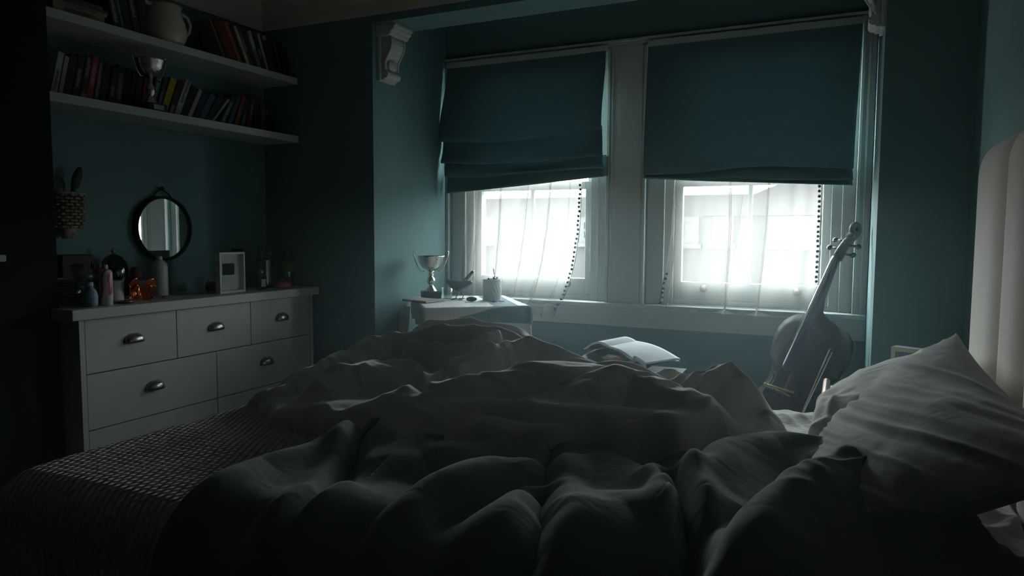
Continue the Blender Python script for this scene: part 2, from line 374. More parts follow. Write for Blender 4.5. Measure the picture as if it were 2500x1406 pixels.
def blind(name, x0, x1, ztop, levels, label, seed, swell=None):
    """levels: list of (ztable over x, y offset of the lip, y offset of the tuck above the next tier, x overhang left, right)"""
    yb = YW-0.035; n = 70; X = np.linspace(0, 1, n); rows = []; rng = np.random.RandomState(seed)
    xs_abs = x0 + (x1-x0)*X
    def row(z, y, ol=0.0, orr=0.0):
        xx = (x0-ol) + (x1+orr-x0+ol)*X
        rows.append(np.stack([xx, np.full(n, 0.0)+y, np.full(n, 0.0)+z], 1))
    prev = np.full(n, ztop); yp = 0.0; olp = orp = 0.0
    for k, (tab, ylip, ytuck, ol, orr) in enumerate(levels):
        zl = smooth_interp(tab, xs_abs); m = 26 if k == 0 else 8
        for j in range(0 if k == 0 else 1, m+1):
            t = j/m
            b = math.sin(t*PI*0.5)**2.2 if k == 0 else t
            y = yp + (ylip-yp)*b + (0.010*math.sin(PI*t)*np.sin(X*7+k*1.9+seed) if k else 0.004*math.sin(PI*t)*np.sin(X*5+seed))
            row(prev + (zl-prev)*t, yb - y, olp + (ol-olp)*b, orp + (orr-orp)*b)
        if k < len(levels)-1:
            row(zl-0.004, yb-ylip+0.004, ol, orr); row(zl+0.004, yb-ylip+0.012, ol-0.003, orr-0.002)
            row(zl+0.020, yb-ytuck, ol-0.008, orr-0.006)
            prev = zl+0.016; yp = ytuck; olp, orp = ol-0.012, orr-0.008
    A = np.array(rows)
    root = empty(name, ((x0+x1)/2, yb, ztop)); inv = -np.array([(x0+x1)/2, yb, ztop])
    mb = MB(); mb.grid(A + inv); mb.build('fabric', M['blind'], root, solid=0.003)
    # the layers gathered behind the lowest fold, and the batten and hem
    mb = MB(); zl = smooth_interp(levels[-1][0], xs_abs); L = []
    for t in np.linspace(0, 1, 9):
        L.append(np.stack([x0-levels[-1][3]*0.6+0.004+(x1-x0-0.008+levels[-1][4])*X, np.full(n, yb+0.012-0.012*t), zl+0.13-0.122*t], 1))
    mb.grid(np.array(L)+inv); mb.build('rear_fold', M['blind'], root, solid=0.002)
    MB().box(x0-(x0+x1)/2, x1-(x0+x1)/2, -0.004, 0.030, -0.03, 0.004).build('headrail', M['white'], root)
    tag(root, label, 'roman blind', 'teal roman blinds in the bay window')
    return root
blind('roman_blind', W1[0]+0.004, W1[1]-0.006, WZ1-0.008, [
    ([(-2.32, 1.732), (-2.0, 1.712), (-1.84, 1.708), (-1.6, 1.72), (-1.25, 1.752)], 0.060, 0.022, 0.028, -0.004),
    ([(-2.32, 1.598), (-2.0, 1.578), (-1.7, 1.580), (-1.25, 1.600)], 0.062, 0.030, 0.012, 0.006),
    ([(-2.32, 1.512), (-2.03, 1.496), (-1.95, 1.512), (-1.6, 1.522), (-1.25, 1.532)], 0.056, 0.030, -0.014, 0.010),
    ([(-2.32, 1.399), (-1.73, 1.440), (-1.25, 1.478)], 0.045, 0.02, -0.020, 0.012)],
    'teal roman blind on the left window, with four sagging folds and a slanting hem', 3)
blind('roman_blind', W2[0]+0.004, W2[1]-0.004, WZ1-0.008, [
    ([(-1.02, 1.484), (-0.74, 1.486), (-0.50, 1.507), (-0.36, 1.509), (0.05, 1.484)], 0.055, 0.026, 0.0, -0.014),
    ([(-1.02, 1.466), (-0.73, 1.450), (-0.54, 1.454), (-0.35, 1.440), (0.05, 1.428)], 0.048, 0.026, 0.0, -0.014),
    ([(-1.02, 1.458), (-0.66, 1.436), (0.05, 1.396)], 0.040, 0.02, 0.0, -0.014)],
    'wider teal roman blind on the right window, hanging flat above a thin stacked hem', 8)

# ------------------------------------------------------------------ sheer curtains with pompom trim
M['pom'] = mat('silhouette_pompom_yarn', (0.030, 0.040, 0.045), 0.95, bump=0.3, bscale=300)  # dark yarn colour also carries their silhouette against the window
def sheer(name, left, right, zt, zb, folds, label, poms, yb=None):
    """left/right: tables (z, x) of the two edges; folds: list of (u, width, depth); poms: list of (edge, z0, z1, step)"""
    n, m = 80, 240; V = np.linspace(0, 1, n); U = np.linspace(0, 1, m)
    zt_, zb_ = zt, zb
    A = np.zeros((n, m, 3))
    zbot = interp(zb_, U) if isinstance(zb_, list) else np.full(m, zb_)
    for i, v in enumerate(V):
        z = zt_ + (zbot-zt_)*v
        xl = np.interp(z, [p[0] for p in left][::-1], [p[1] for p in left][::-1]); xr = np.interp(z, [p[0] for p in right][::-1], [p[1] for p in right][::-1])
        uu = U.copy(); dy = np.zeros(m)
        for (c, w, d) in folds:
            cc = c + 0.03*(v-0.5)*(1 if c < 0.5 else -1)
            g = np.tanh((U-cc)/w*1.6); loc = np.exp(-((U-cc)/(w*1.1))**2)
            dy += d*loc*(0.7+0.3*v); uu = uu - 1.55*w*loc*(U-cc)/w*(1.0)       # cloth doubles back on itself at a fold
        dy += 0.004*np.sin(U*61+v*2) + 0.003*np.sin(U*23+v*5)
        x = xl + (xr-xl)*uu
        over = np.clip((H0-0.385-z)/0.05, 0, 1)              # below the sill board the cloth hangs over its front edge
        y = (YW+0.022) - dy - over*0.085
        # lean forward over the sill nose
        pre = np.clip((H0-0.25-z)/0.15, 0, 1)*(zbot < H0-0.41)
        y = y - pre*0.015
        A[i, :, 0] = x; A[i, :, 1] = y; A[i, :, 2] = z
    root = empty(name, (float(A[0, m//2, 0]), YW+0.02, zt_)); inv = -np.array(root.location)
    MB().grid(A+inv).build('voile', M['sheer'], root)
    MB().tube([(float(A[0, 0, 0])-0.03+inv[0], 0.0, 0.008), (float(A[0, -1, 0])+0.03+inv[0], 0.0, 0.008)], 0.005).build('rod', M['white'], root)
    for (e, z0, z1, st, jit) in poms:
        rng = random.Random(int(z0*100)); col = 0 if e == 'L' else -1
        pts = A[:, col, :]; zz = pts[::-1, 2]; tr = MB(); path = []
        for q in np.arange(z1, z0+1e-6, 0.03): path.append((np.interp(q, zz, pts[::-1, 0])+inv[0], np.interp(q, zz, pts[::-1, 1])+inv[1]-0.002, q+inv[2]))
        tr.tube(path, 0.0017, 6).build('trim_braid', M['pom'], root)
        q = z0; first = None
        while q > z1:
            x = np.interp(q, zz, pts[::-1, 0])+inv[0]+(-0.006 if e == 'R' else 0.006)*0 + rng.uniform(-1, 1)*jit; y = np.interp(q, zz, pts[::-1, 1])+inv[1]-0.006
            if first is None:
                first = MB().ball((0, 0, 0), 0.0078, 10, 6).build('pompom', M['pom'], root); o = first
            else:
                o = first.copy(); COL.objects.link(o); o.parent = root
            o.location = (x - (0.010 if e == 'R' else -0.010), y, q+inv[2]); q -= st*rng.uniform(0.9, 1.12)
    tag(root, label, 'sheer curtain', 'white sheer curtains behind the blinds')
    return root
sheer('sheer_curtain', [(1.56, -2.165), (1.41, -2.177), (1.07, -2.213), (0.80, -2.235), (0.6, -2.24)],
      [(1.56, -1.405), (1.43, -1.415), (1.18, -1.422), (0.98, -1.450), (0.84, -1.485), (0.74, -1.520), (0.6, -1.55)],
      1.56, [(0, 0.745), (0.70, 0.745), (0.76, 0.67), (0.9, 0.655), (1.0, 0.665)],
      [(0.12, 0.04, 0.030), (0.33, 0.055, 0.034), (0.55, 0.03, 0.024), (0.74, 0.05, 0.030), (0.90, 0.03, 0.018)],
      'white sheer curtain on the left window, its pompom edge slanting inwards over the sill', [('R', 1.44, 0.70, 0.026, 0.004)])
# second loose width of the left curtain, hanging in front of the right jamb
sheer('sheer_curtain', [(1.50, -0.878), (1.44, -0.884), (1.18, -0.888), (1.0, -0.906), (0.86, -0.926), (0.72, -0.945)],
      [(1.50, -0.112), (1.40, -0.111), (1.10, -0.110), (0.89, -0.110), (0.70, -0.105)],
      1.50, [(0, 0.755), (0.12, 0.735), (0.5, 0.728), (1.0, 0.722)],
      [(0.05, 0.035, 0.018), (0.43, 0.06, 0.036), (0.51, 0.02, 0.012), (0.66, 0.05, 0.034)],
      'white sheer curtain on the right window, edged down both sides with dark pompoms', [('R', 1.43, 0.89, 0.0255, 0.0015), ('L', 0.93, 0.76, 0.028, 0.004)])

# ------------------------------------------------------------------ chest of drawers
M['pull'] = mat('pewter_cup_pull', (0.30, 0.29, 0.27), 0.28, 0.9, var=0.1, scale=40)
M['gap'] = mat('dark_brown_board', (0.10, 0.09, 0.08), 0.8)  # even dark brown for chest interior, bed legs and basket liner
CX, CY0, CY1, CZT = -2.72, 1.770, 3.125, 0.845
ch = empty('chest_of_drawers', ((CX+XL)/2, 2.45, 0)); tag(ch, 'wide white chest of drawers with pewter cup handles below the two shelves', 'chest of drawers')
iv = Matrix.Translation(-ch.location)
def cb(x0, x1, y0, y1, z0, z1): return MB().box(x0, x1, y0, y1, z0, z1, iv)
tp = MB().prism([(CX+0.028, 1.728), (CX+0.028, 3.150), (XL+0.004, 3.150), (XL+0.004, CH1+0.006), (CHX+0.004, CH1+0.006), (CHX+0.004, 1.728)], CZT-0.043, CZT, 'z', iv)
tp.build('top', M['chestwhite'], ch, bevel=0.003)
cb(XL+0.01, CX, CY0, CY0+0.022, 0, CZT-0.043).build('side_panel', M['chestwhite'], ch, bevel=0.001)
cb(XL+0.01, CX, CY1-0.022, CY1, 0, CZT-0.043).build('side_panel', M['chestwhite'], ch, bevel=0.001)
cb(XL+0.01, XL+0.02, CY0+0.022, CY1-0.022, 0.06, CZT-0.043).build('back_panel', M['chestwhite'], ch)
cb(CX-0.05, CX-0.006, CY0+0.022, CY1-0.022, 0.0, 0.112).build('plinth', M['chestwhite'], ch)
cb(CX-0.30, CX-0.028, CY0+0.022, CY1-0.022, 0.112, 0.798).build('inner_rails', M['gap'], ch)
def drawer(y0, y1, z0, z1, hy, hz):
    g = 0.0022
    d = MB().box(CX-0.022, CX-0.003, y0+g, y1-g, z0+g, z1-g, iv).build('drawer', M['chestwhite'], ch, bevel=0.0012)
    # cup pull: half shell, open below
    R = []; 
    for i in range(9):
        a = i/8*PI/2
        row = []
        for j in range(17):
            b = PI*j/16
            row.append((0.030*math.sin(a)*abs(math.sin(b))**0.8, 0.047*math.cos(b)*math.cos(a*0.0)*(1-0.25*(1-math.sin(b))*0), 0))
        R.append(row)
    A = np.zeros((9, 17, 3))
    for i in range(9):
        t = i/8
        for j in range(17):
            b = PI*j/16; px_ = math.cos(b)
            A[i, j] = (0.027*math.sin(b)**0.75*math.sin(t*PI/2)**0.9, 0.045*px_, 0.004+0.026*math.sin(b)*math.cos(t*PI/2)**0.8 - 0.012*(t**3))
    p = MB(); p.grid(A); o = p.build('cup_handle', M['pull'], d, solid=0.0018)
    MB().prism([(-0.047, -0.010), (0.047, -0.010), (0.049, 0.0), (0.040, 0.020), (0.020, 0.031), (-0.020, 0.031), (-0.040, 0.020), (-0.049, 0.0)], 0.0, 0.0015, 'x').build('back_plate', M['pull'], o)
    o.location = Vector((CX-0.003, hy, hz)) - ch.location
    return d
ya, yz_ = CY0+0.024, CY1-0.024
for (a, b) in ((ya, 2.222), (2.222, 2.663), (2.663, yz_)): drawer(a, b, 0.577, 0.800, (a+b)/2, 0.690)
for (z0, z1) in ((0.347, 0.577), (0.117, 0.347)):
    for (a, b) in ((ya, 2.442), (2.442, yz_)): drawer(a, b, z0, z1, {ya: 2.100}.get(a, 2.765), (z0+z1)/2+0.006)

# ------------------------------------------------------------------ floating shelves
SX = -2.84
for nm, zt, zz, lb in (('floating_shelf', H0+0.8745, H0+0.8385, 'upper white floating shelf carrying the jug'), ('floating_shelf', H0+0.550, H0+0.513, 'lower white floating shelf carrying the silver cup')):
    o = MB().box(XL+0.001, SX, CH1+0.002, Y1-0.002, zz, zt).build(nm, M['white'], bevel=0.002)
    tag(o, lb, 'shelf', 'floating shelves in the alcove')
ZS1, ZS2 = H0+0.8745, H0+0.550

# ------------------------------------------------------------------ bed
BY0, BY1, BFX, BHX, BZ = 0.86, 2.36, -1.66, 0.33, 0.585
bed = empty('bed', (-0.66, 1.6, 0)); tag(bed, 'double bed with tall channelled oatmeal headboard against the right wall', 'bed')
iv = Matrix.Translation(-bed.location)
MB().box(BFX+0.03, BHX-0.002, BY0+0.03, BY1-0.03, 0.08, 0.34, iv).build('base', M['headboard'], bed, bevel=0.02)
MB().box(BFX+0.02, BHX-0.002, BY0+0.01, BY1-0.01, 0.342, BZ-0.006, iv).build('mattress', M['sheet'], bed, bevel=0.04)
for x, y in ((BFX+0.1, BY0+0.1), (BFX+0.1, BY1-0.1), (BHX-0.1, BY0+0.1), (BHX-0.1, BY1-0.1)):
    MB().box(x-0.03, x+0.03, y-0.03, y+0.03, 0, 0.085, iv).build('leg', M['gap'], bed)
def headboard():
    edges = [2.402, 2.005, 1.735, 1.462, 1.19, 0.92, 0.82]; mb = MB(); top = H0+0.252
    ys = []; 
    for a, b in zip(edges[:-1], edges[1:]):
        for t in np.linspace(0, 1, 25)[:-1]: ys.append((a + (b-a)*t, t, a, b))
    ys.append((edges[-1], 1.0, edges[-2], edges[-1]))
    zs = list(np.linspace(0.25, top-0.10, 24)) + [top-0.10+0.10*math.sin(k/12*PI/2) for k in range(1, 13)]
    A = np.zeros((len(zs), len(ys), 3))
    for j, (y, t, a, b) in enumerate(ys):
        w = abs(b-a); d = min(t, 1-t)*w; puff = 0.030*(1-max(0, 1-d/0.11)**2.6)
        # rounded upper corner at the far end
        dc = max(0, 0.05-(2.402-y)); tdrop = 0.05-math.sqrt(max(0, 0.05**2-dc**2))
        for i, z in enumerate(zs):
            tz = (z-(top-0.10))/0.10; zz = z; e = 1.0
            if tz > 0: e = math.sqrt(max(0, 1-tz**2.5))
            zz = z - tdrop*max(0, min(1, (z-0.9)/(top-0.9)))
            A[i, j] = (BHX + 0.030 - puff*(0.15+0.85*e) + (1-e)*0.03, y, zz)
    m = mb; m.grid(A + np.array(iv.translation)); 
    m.build('headboard', M['headboard'], bed, solid=0.0)
    MB().box(BHX+0.028, XR-0.004, 0.82, 2.400, 0.1, top-0.045, iv).build('headboard_back', M['headboard'], bed, bevel=0.03)
headboard()

# ------------------------------------------------------------------ cloth: fold lines measured in the room (x, y, z)
B_RIDGES = [
    ([(-1.51, 2.16, 0.766), (-1.448, 2.19, 0.8), (-1.365, 2.2, 0.822), (-1.194, 2.2, 0.835), (-1.08, 2.2, 0.83), (-0.999, 2.18, 0.808), (-0.943, 2.14, 0.785)], 0.05, 0.1),
    ([(-1.514, 1.98, 0.749), (-1.424, 2.05, 0.777), (-1.308, 2.08, 0.804), (-1.15, 2.09, 0.826), (-1.021, 2.08, 0.822), (-0.93, 2.06, 0.797)], 0.05, 0.07),
    ([(-1.561, 1.5, 0.637), (-1.543, 1.58, 0.666), (-1.538, 1.68, 0.694), (-1.525, 1.78, 0.726), (-1.505, 1.88, 0.747), (-1.478, 1.98, 0.769)], 0.1, 0.08),
    ([(-1.358, 1.62, 0.738), (-1.331, 1.7, 0.749), (-1.269, 1.76, 0.761), (-1.219, 1.82, 0.755)], 0.1, 0.07),
    ([(-1.31, 1.98, 0.764), (-1.207, 1.97, 0.779), (-1.112, 1.94, 0.769), (-1.058, 1.95, 0.787), (-1.02, 1.99, 0.813), (-0.999, 2.02, 0.819)], 0.035, 0.05),
    ([(-1.044, 1.66, 0.743), (-1.017, 1.75, 0.765), (-0.963, 1.8, 0.78), (-0.93, 1.84, 0.798)], 0.04, 0.05),
    ([(-0.971, 1.74, 0.762), (-0.938, 1.83, 0.791), (-0.907, 1.92, 0.808), (-0.85, 1.96, 0.819), (-0.789, 1.96, 0.806), (-0.716, 1.94, 0.789), (-0.627, 1.92, 0.785)], 0.07, 0.1),
    ([(-1.0, 1.52, 0.747), (-0.931, 1.56, 0.765), (-0.856, 1.6, 0.783), (-0.766, 1.66, 0.799), (-0.667, 1.7, 0.806), (-0.59, 1.74, 0.806), (-0.508, 1.8, 0.808)], 0.16, 0.06),
    ([(-0.622, 1.56, 0.766), (-0.57, 1.62, 0.795), (-0.505, 1.68, 0.816), (-0.448, 1.7, 0.809), (-0.357, 1.66, 0.788), (-0.292, 1.62, 0.78), (-0.252, 1.6, 0.773)], 0.14, 0.07),
    ([(-0.596, 1.9, 0.778), (-0.506, 1.92, 0.774), (-0.426, 1.92, 0.779), (-0.355, 1.9, 0.763)], 0.06, 0.1),
    ([(-0.343, 1.84, 0.772), (-0.292, 1.84, 0.798), (-0.244, 1.82, 0.809), (-0.206, 1.8, 0.79), (-0.174, 1.78, 0.762), (-0.148, 1.76, 0.724)], 0.14, 0.07),
    ([(-1.408, 1.44, 0.654), (-1.281, 1.46, 0.692), (-1.118, 1.46, 0.72), (-0.967, 1.46, 0.726), (-0.798, 1.47, 0.742), (-0.636, 1.47, 0.759), (-0.491, 1.48, 0.768), (-0.357, 1.5, 0.769), (-0.239, 1.52, 0.765), (-0.143, 1.56, 0.74)], 0.13, 0.14),
]
BC_RIDGES = [
    ([(-0.241, 1.8, 0.806), (-0.257, 1.78, 0.774), (-0.275, 1.74, 0.757), (-0.282, 1.7, 0.747)], 0.018, 0.03),
    ([(-1.093, 1.62, 0.735), (-0.994, 1.56, 0.728), (-0.95, 1.52, 0.736)], 0.02, 0.03),
    ([(-0.749, 1.44, 0.739), (-0.615, 1.42, 0.745), (-0.478, 1.44, 0.76), (-0.389, 1.48, 0.775)], 0.03, 0.02),
    ([(-1.142, 1.44, 0.695), (-1.122, 1.5, 0.728), (-1.071, 1.54, 0.73)], 0.03, 0.02),
]
C_RIDGES = [
    ([(-1.005, 0.904, 0.7), (-1.038, 1.016, 0.7), (-1.022, 1.112, 0.7), (-1.01, 1.201, 0.7), (-1.006, 1.282, 0.7)], 0.1, 0.05),
    ([(-0.814, 1.169, 0.7), (-0.832, 1.271, 0.7), (-0.738, 1.236, 0.7), (-0.668, 1.286, 0.7), (-0.601, 1.368, 0.7)], 0.1, 0.06),
    ([(-0.474, 1.192, 0.71), (-0.42, 1.271, 0.71), (-0.32, 1.23, 0.71), (-0.262, 1.201, 0.71)], 0.14, 0.08),
    ([(-0.227, 1.117, 0.74), (-0.219, 1.231, 0.74), (-0.181, 1.411, 0.74), (-0.121, 1.5, 0.74), (-0.051, 1.496, 0.74), (0.001, 1.456, 0.74), (0.048, 1.374, 0.74)], 0.13, 0.05),
    ([(-0.108, 0.904, 0.78), (-0.083, 0.999, 0.78), (-0.052, 1.092, 0.78), (-0.015, 1.189, 0.78), (0.026, 1.258, 0.78), (0.061, 1.237, 0.78), (0.092, 1.181, 0.78), (0.13, 1.135, 0.78)], 0.12, 0.05),
    ([(-0.782, 0.672, 0.72), (-0.773, 0.769, 0.72), (-0.763, 0.865, 0.72)], 0.12, 0.1),
    ([(-0.649, 0.864, 0.72), (-0.62, 0.996, 0.72), (-0.55, 1.122, 0.72)], 0.13, 0.1),
    ([(-0.518, 0.733, 0.72), (-0.477, 0.88, 0.72), (-0.447, 1.019, 0.72)], 0.13, 0.1),
    ([(-0.334, 0.923, 0.73), (-0.304, 1.022, 0.73), (-0.236, 1.055, 0.73)], 0.12, 0.1),
]
CC_RIDGES = [
    ([(-1.02, 1.339, 0.68), (-0.925, 1.184, 0.68), (-0.834, 1.013, 0.68), (-0.784, 0.889, 0.68), (-0.754, 0.799, 0.68), (-0.705, 0.707, 0.68)], 0.016, 0.05),
    ([(-0.552, 1.375, 0.7), (-0.513, 1.259, 0.7), (-0.465, 1.132, 0.7)], 0.016, 0.03),
    ([(-0.442, 1.068, 0.7), (-0.411, 0.981, 0.7), (-0.368, 0.906, 0.7)], 0.02, 0.04),
    ([(-0.256, 1.207, 0.72), (-0.218, 1.11, 0.72), (-0.188, 1.005, 0.72), (-0.158, 0.907, 0.72)], 0.014, 0.07),
    ([(-0.385, 1.473, 0.7), (-0.303, 1.348, 0.7), (-0.264, 1.277, 0.7)], 0.03, 0.05),
    ([(-0.547, 0.941, 0.71), (-0.517, 1.024, 0.71), (-0.489, 1.113, 0.71)], 0.04, 0.03),
    ([(-0.656, 0.907, 0.71), (-0.677, 1.021, 0.71), (-0.682, 1.142, 0.71)], 0.03, 0.03),
    ([(-0.977, 0.86, 0.7), (-0.903, 0.778, 0.7), (-0.824, 0.701, 0.7)], 0.02, 0.03),
    ([(-0.129, 0.921, 0.72), (-0.118, 0.994, 0.72), (-0.098, 1.064, 0.72)], 0.02, 0.03),
]
B_RIMS = [
    (0.014, 0.0085, [(-1.447, 2.043, 0.784), (-1.422, 2.053, 0.789), (-1.41, 2.088, 0.792), (-1.418, 2.153, 0.794), (-1.413, 2.19, 0.803), (-1.392, 2.197, 0.813), (-1.361, 2.205, 0.821), (-1.313, 2.209, 0.825), (-1.256, 2.211, 0.83), (-1.204, 2.212, 0.833), (-1.146, 2.18, 0.835), (-1.078, 2.117, 0.837), (-1.03, 2.084, 0.836), (-1.002, 2.08, 0.832), (-0.977, 2.077, 0.826), (-0.957, 2.074, 0.819), (-0.927, 2.043, 0.817), (-0.89, 1.987, 0.821), (-0.868, 1.962, 0.819)]),
    (0.014, 0.0085, [(-1.447, 2.042, 0.784), (-1.417, 2.055, 0.788), (-1.385, 2.063, 0.793), (-1.354, 2.072, 0.8), (-1.324, 2.08, 0.805), (-1.293, 2.085, 0.81), (-1.257, 2.088, 0.814), (-1.217, 2.091, 0.818), (-1.176, 2.094, 0.822), (-1.136, 2.095, 0.824), (-1.087, 2.07, 0.825), (-1.034, 2.03, 0.828), (-1.003, 2.031, 0.825), (-0.973, 2.025, 0.819), (-0.922, 1.972, 0.819), (-0.887, 1.949, 0.819)]),
    (0.014, 0.0085, [(-1.563, 1.566, 0.65), (-1.544, 1.58, 0.664), (-1.537, 1.608, 0.674), (-1.537, 1.642, 0.682), (-1.532, 1.673, 0.692), (-1.526, 1.704, 0.702), (-1.522, 1.737, 0.712), (-1.52, 1.773, 0.721), (-1.517, 1.81, 0.731), (-1.512, 1.845, 0.741), (-1.508, 1.882, 0.748), (-1.5, 1.915, 0.753), (-1.48, 1.936, 0.761), (-1.463, 1.963, 0.768), (-1.456, 2.003, 0.772), (-1.446, 2.04, 0.778)]),
    (0.014, 0.0085, [(-1.524, 1.786, 0.724), (-1.507, 1.808, 0.729), (-1.491, 1.833, 0.735), (-1.476, 1.863, 0.739), (-1.459, 1.896, 0.739), (-1.438, 1.928, 0.737), (-1.419, 1.96, 0.737), (-1.405, 1.994, 0.739), (-1.377, 2.005, 0.748), (-1.336, 1.992, 0.759), (-1.308, 1.984, 0.765), (-1.291, 1.985, 0.767), (-1.27, 1.983, 0.768), (-1.244, 1.979, 0.768), (-1.212, 1.968, 0.766), (-1.178, 1.949, 0.766), (-1.15, 1.937, 0.768), (-1.131, 1.94, 0.768), (-1.118, 1.948, 0.768), (-1.106, 1.951, 0.773), (-1.093, 1.95, 0.78), (-1.078, 1.952, 0.789), (-1.061, 1.959, 0.799), (-1.045, 1.973, 0.808), (-1.03, 1.99, 0.816)]),
    (0.014, 0.0085, [(-1.275, 1.678, 0.743), (-1.274, 1.686, 0.75), (-1.276, 1.698, 0.755), (-1.281, 1.717, 0.757), (-1.283, 1.741, 0.757), (-1.311, 1.807, 0.75), (-1.334, 1.867, 0.743), (-1.292, 1.83, 0.75), (-1.252, 1.791, 0.757), (-1.247, 1.799, 0.754), (-1.239, 1.798, 0.749), (-1.224, 1.785, 0.744), (-1.21, 1.775, 0.741), (-1.2, 1.774, 0.738), (-1.191, 1.774, 0.734), (-1.183, 1.777, 0.731), (-1.177, 1.786, 0.73), (-1.172, 1.797, 0.731), (-1.138, 1.766, 0.739), (-1.074, 1.693, 0.749), (-1.014, 1.628, 0.755), (-0.935, 1.536, 0.765)]),
    (0.014, 0.0085, [(-1.275, 1.677, 0.741), (-1.265, 1.682, 0.739), (-1.256, 1.687, 0.736), (-1.245, 1.692, 0.733), (-1.233, 1.699, 0.731), (-1.22, 1.707, 0.728), (-1.209, 1.714, 0.724), (-1.2, 1.716, 0.719), (-1.192, 1.716, 0.713), (-1.183, 1.716, 0.708), (-1.133, 1.662, 0.716), (-1.045, 1.553, 0.739), (-0.997, 1.503, 0.748), (-1.002, 1.537, 0.738), (-1.0, 1.564, 0.731), (-0.936, 1.497, 0.747)]),
    (0.014, 0.0085, [(-0.986, 1.511, 0.744), (-1.004, 1.574, 0.737), (-0.971, 1.557, 0.748), (-0.939, 1.534, 0.761), (-0.923, 1.535, 0.768), (-0.908, 1.541, 0.773), (-0.893, 1.548, 0.777), (-0.875, 1.558, 0.781), (-0.857, 1.574, 0.785), (-0.838, 1.592, 0.788), (-0.812, 1.607, 0.792), (-0.781, 1.62, 0.796), (-0.746, 1.626, 0.802), (-0.711, 1.628, 0.807), (-0.678, 1.632, 0.811), (-0.648, 1.642, 0.814), (-0.623, 1.659, 0.813), (-0.599, 1.678, 0.811), (-0.575, 1.694, 0.81)]),
    (0.014, 0.0085, [(-0.935, 1.536, 0.765), (-0.95, 1.577, 0.761), (-0.987, 1.656, 0.75), (-0.999, 1.697, 0.749), (-0.983, 1.701, 0.757), (-0.967, 1.709, 0.765), (-0.954, 1.728, 0.77), (-0.943, 1.756, 0.776), (-0.931, 1.786, 0.783), (-0.918, 1.818, 0.79), (-0.906, 1.853, 0.797), (-0.893, 1.888, 0.805), (-0.878, 1.92, 0.814)]),
    (0.014, 0.0085, [(-1.182, 1.927, 0.714), (-1.072, 1.782, 0.753), (-1.03, 1.741, 0.771), (-1.019, 1.754, 0.777), (-1.002, 1.77, 0.782), (-0.982, 1.786, 0.788), (-0.966, 1.8, 0.793), (-0.96, 1.815, 0.798), (-0.957, 1.826, 0.803), (-0.95, 1.836, 0.809), (-0.941, 1.856, 0.812), (-0.931, 1.883, 0.814), (-0.923, 1.915, 0.818)]),
    (0.014, 0.0085, [(-0.593, 1.539, 0.779), (-0.581, 1.557, 0.786), (-0.569, 1.575, 0.794), (-0.554, 1.589, 0.802), (-0.531, 1.601, 0.811), (-0.508, 1.621, 0.818), (-0.488, 1.646, 0.821), (-0.467, 1.659, 0.817), (-0.443, 1.66, 0.812), (-0.415, 1.648, 0.808), (-0.385, 1.635, 0.804), (-0.357, 1.627, 0.798), (-0.327, 1.608, 0.795), (-0.301, 1.593, 0.793), (-0.28, 1.597, 0.788), (-0.26, 1.604, 0.781)]),
    (0.014, 0.0085, [(-0.599, 1.532, 0.776), (-0.577, 1.549, 0.784), (-0.555, 1.567, 0.792), (-0.532, 1.581, 0.799), (-0.508, 1.591, 0.803), (-0.485, 1.604, 0.804), (-0.463, 1.623, 0.805)]),
    (0.014, 0.0085, [(-0.432, 1.917, 0.774), (-0.429, 1.923, 0.77), (-0.423, 1.926, 0.767), (-0.408, 1.901, 0.768), (-0.386, 1.856, 0.772), (-0.366, 1.83, 0.774), (-0.35, 1.818, 0.777), (-0.335, 1.807, 0.781), (-0.318, 1.794, 0.785), (-0.303, 1.781, 0.79)]),
    (0.014, 0.0085, [(-0.339, 1.812, 0.78), (-0.32, 1.802, 0.788), (-0.301, 1.796, 0.797), (-0.285, 1.794, 0.803), (-0.271, 1.799, 0.806), (-0.258, 1.815, 0.806), (-0.244, 1.828, 0.802), (-0.229, 1.822, 0.797), (-0.212, 1.808, 0.791), (-0.196, 1.799, 0.782), (-0.183, 1.791, 0.769), (-0.17, 1.783, 0.755), (-0.158, 1.769, 0.741), (-0.149, 1.747, 0.73), (-0.141, 1.72, 0.721), (-0.133, 1.69, 0.714)]),
    (0.014, 0.0085, [(-0.247, 1.834, 0.799), (-0.248, 1.805, 0.794), (-0.25, 1.787, 0.787), (-0.253, 1.775, 0.779), (-0.258, 1.764, 0.772), (-0.264, 1.754, 0.764), (-0.264, 1.712, 0.764), (-0.258, 1.635, 0.774), (-0.255, 1.585, 0.78), (-0.256, 1.561, 0.781)]),
]

def vnoise(x, y, seed=0):
    """smooth value noise on arrays"""
    xi = np.floor(x).astype(np.int64); yi = np.floor(y).astype(np.int64); xf = x-xi; yf = y-yi
    def h(a, b):
        n = (a*374761393 + b*668265263 + seed*1442695041) & 0x7fffffff
        n = ((n ^ (n >> 13))*1274126177) & 0x7fffffff
        return ((n ^ (n >> 16)) & 0xffff)/65535.0
    u = xf*xf*(3-2*xf); v = yf*yf*(3-2*yf)
    return (h(xi, yi)*(1-u)+h(xi+1, yi)*u)*(1-v) + (h(xi, yi+1)*(1-u)+h(xi+1, yi+1)*u)*v
def fbm(x, y, seed=0, o=3):
    s = 0; a = 0.5
    for k in range(o): s = s + a*(vnoise(x, y, seed+k)-0.5); x = x*2.03+7.1; y = y*2.03+3.7; a *= 0.5
    return s
def wrinkle(x, y, seed, ang, fl, fs):
    """elongated creases along direction ang; fl/fs frequencies along and across"""
    c, s = math.cos(ang), math.sin(ang); a = x*c+y*s; b = -x*s+y*c
    w = 0.35*fbm(a*2.0, b*2.0, seed+50)/0.5
    n = vnoise(a*fl + w, b*fs + 2.2*w, seed)
    return 1.06-np.sqrt((2*n-1)**2+0.035)                        # sharp crests

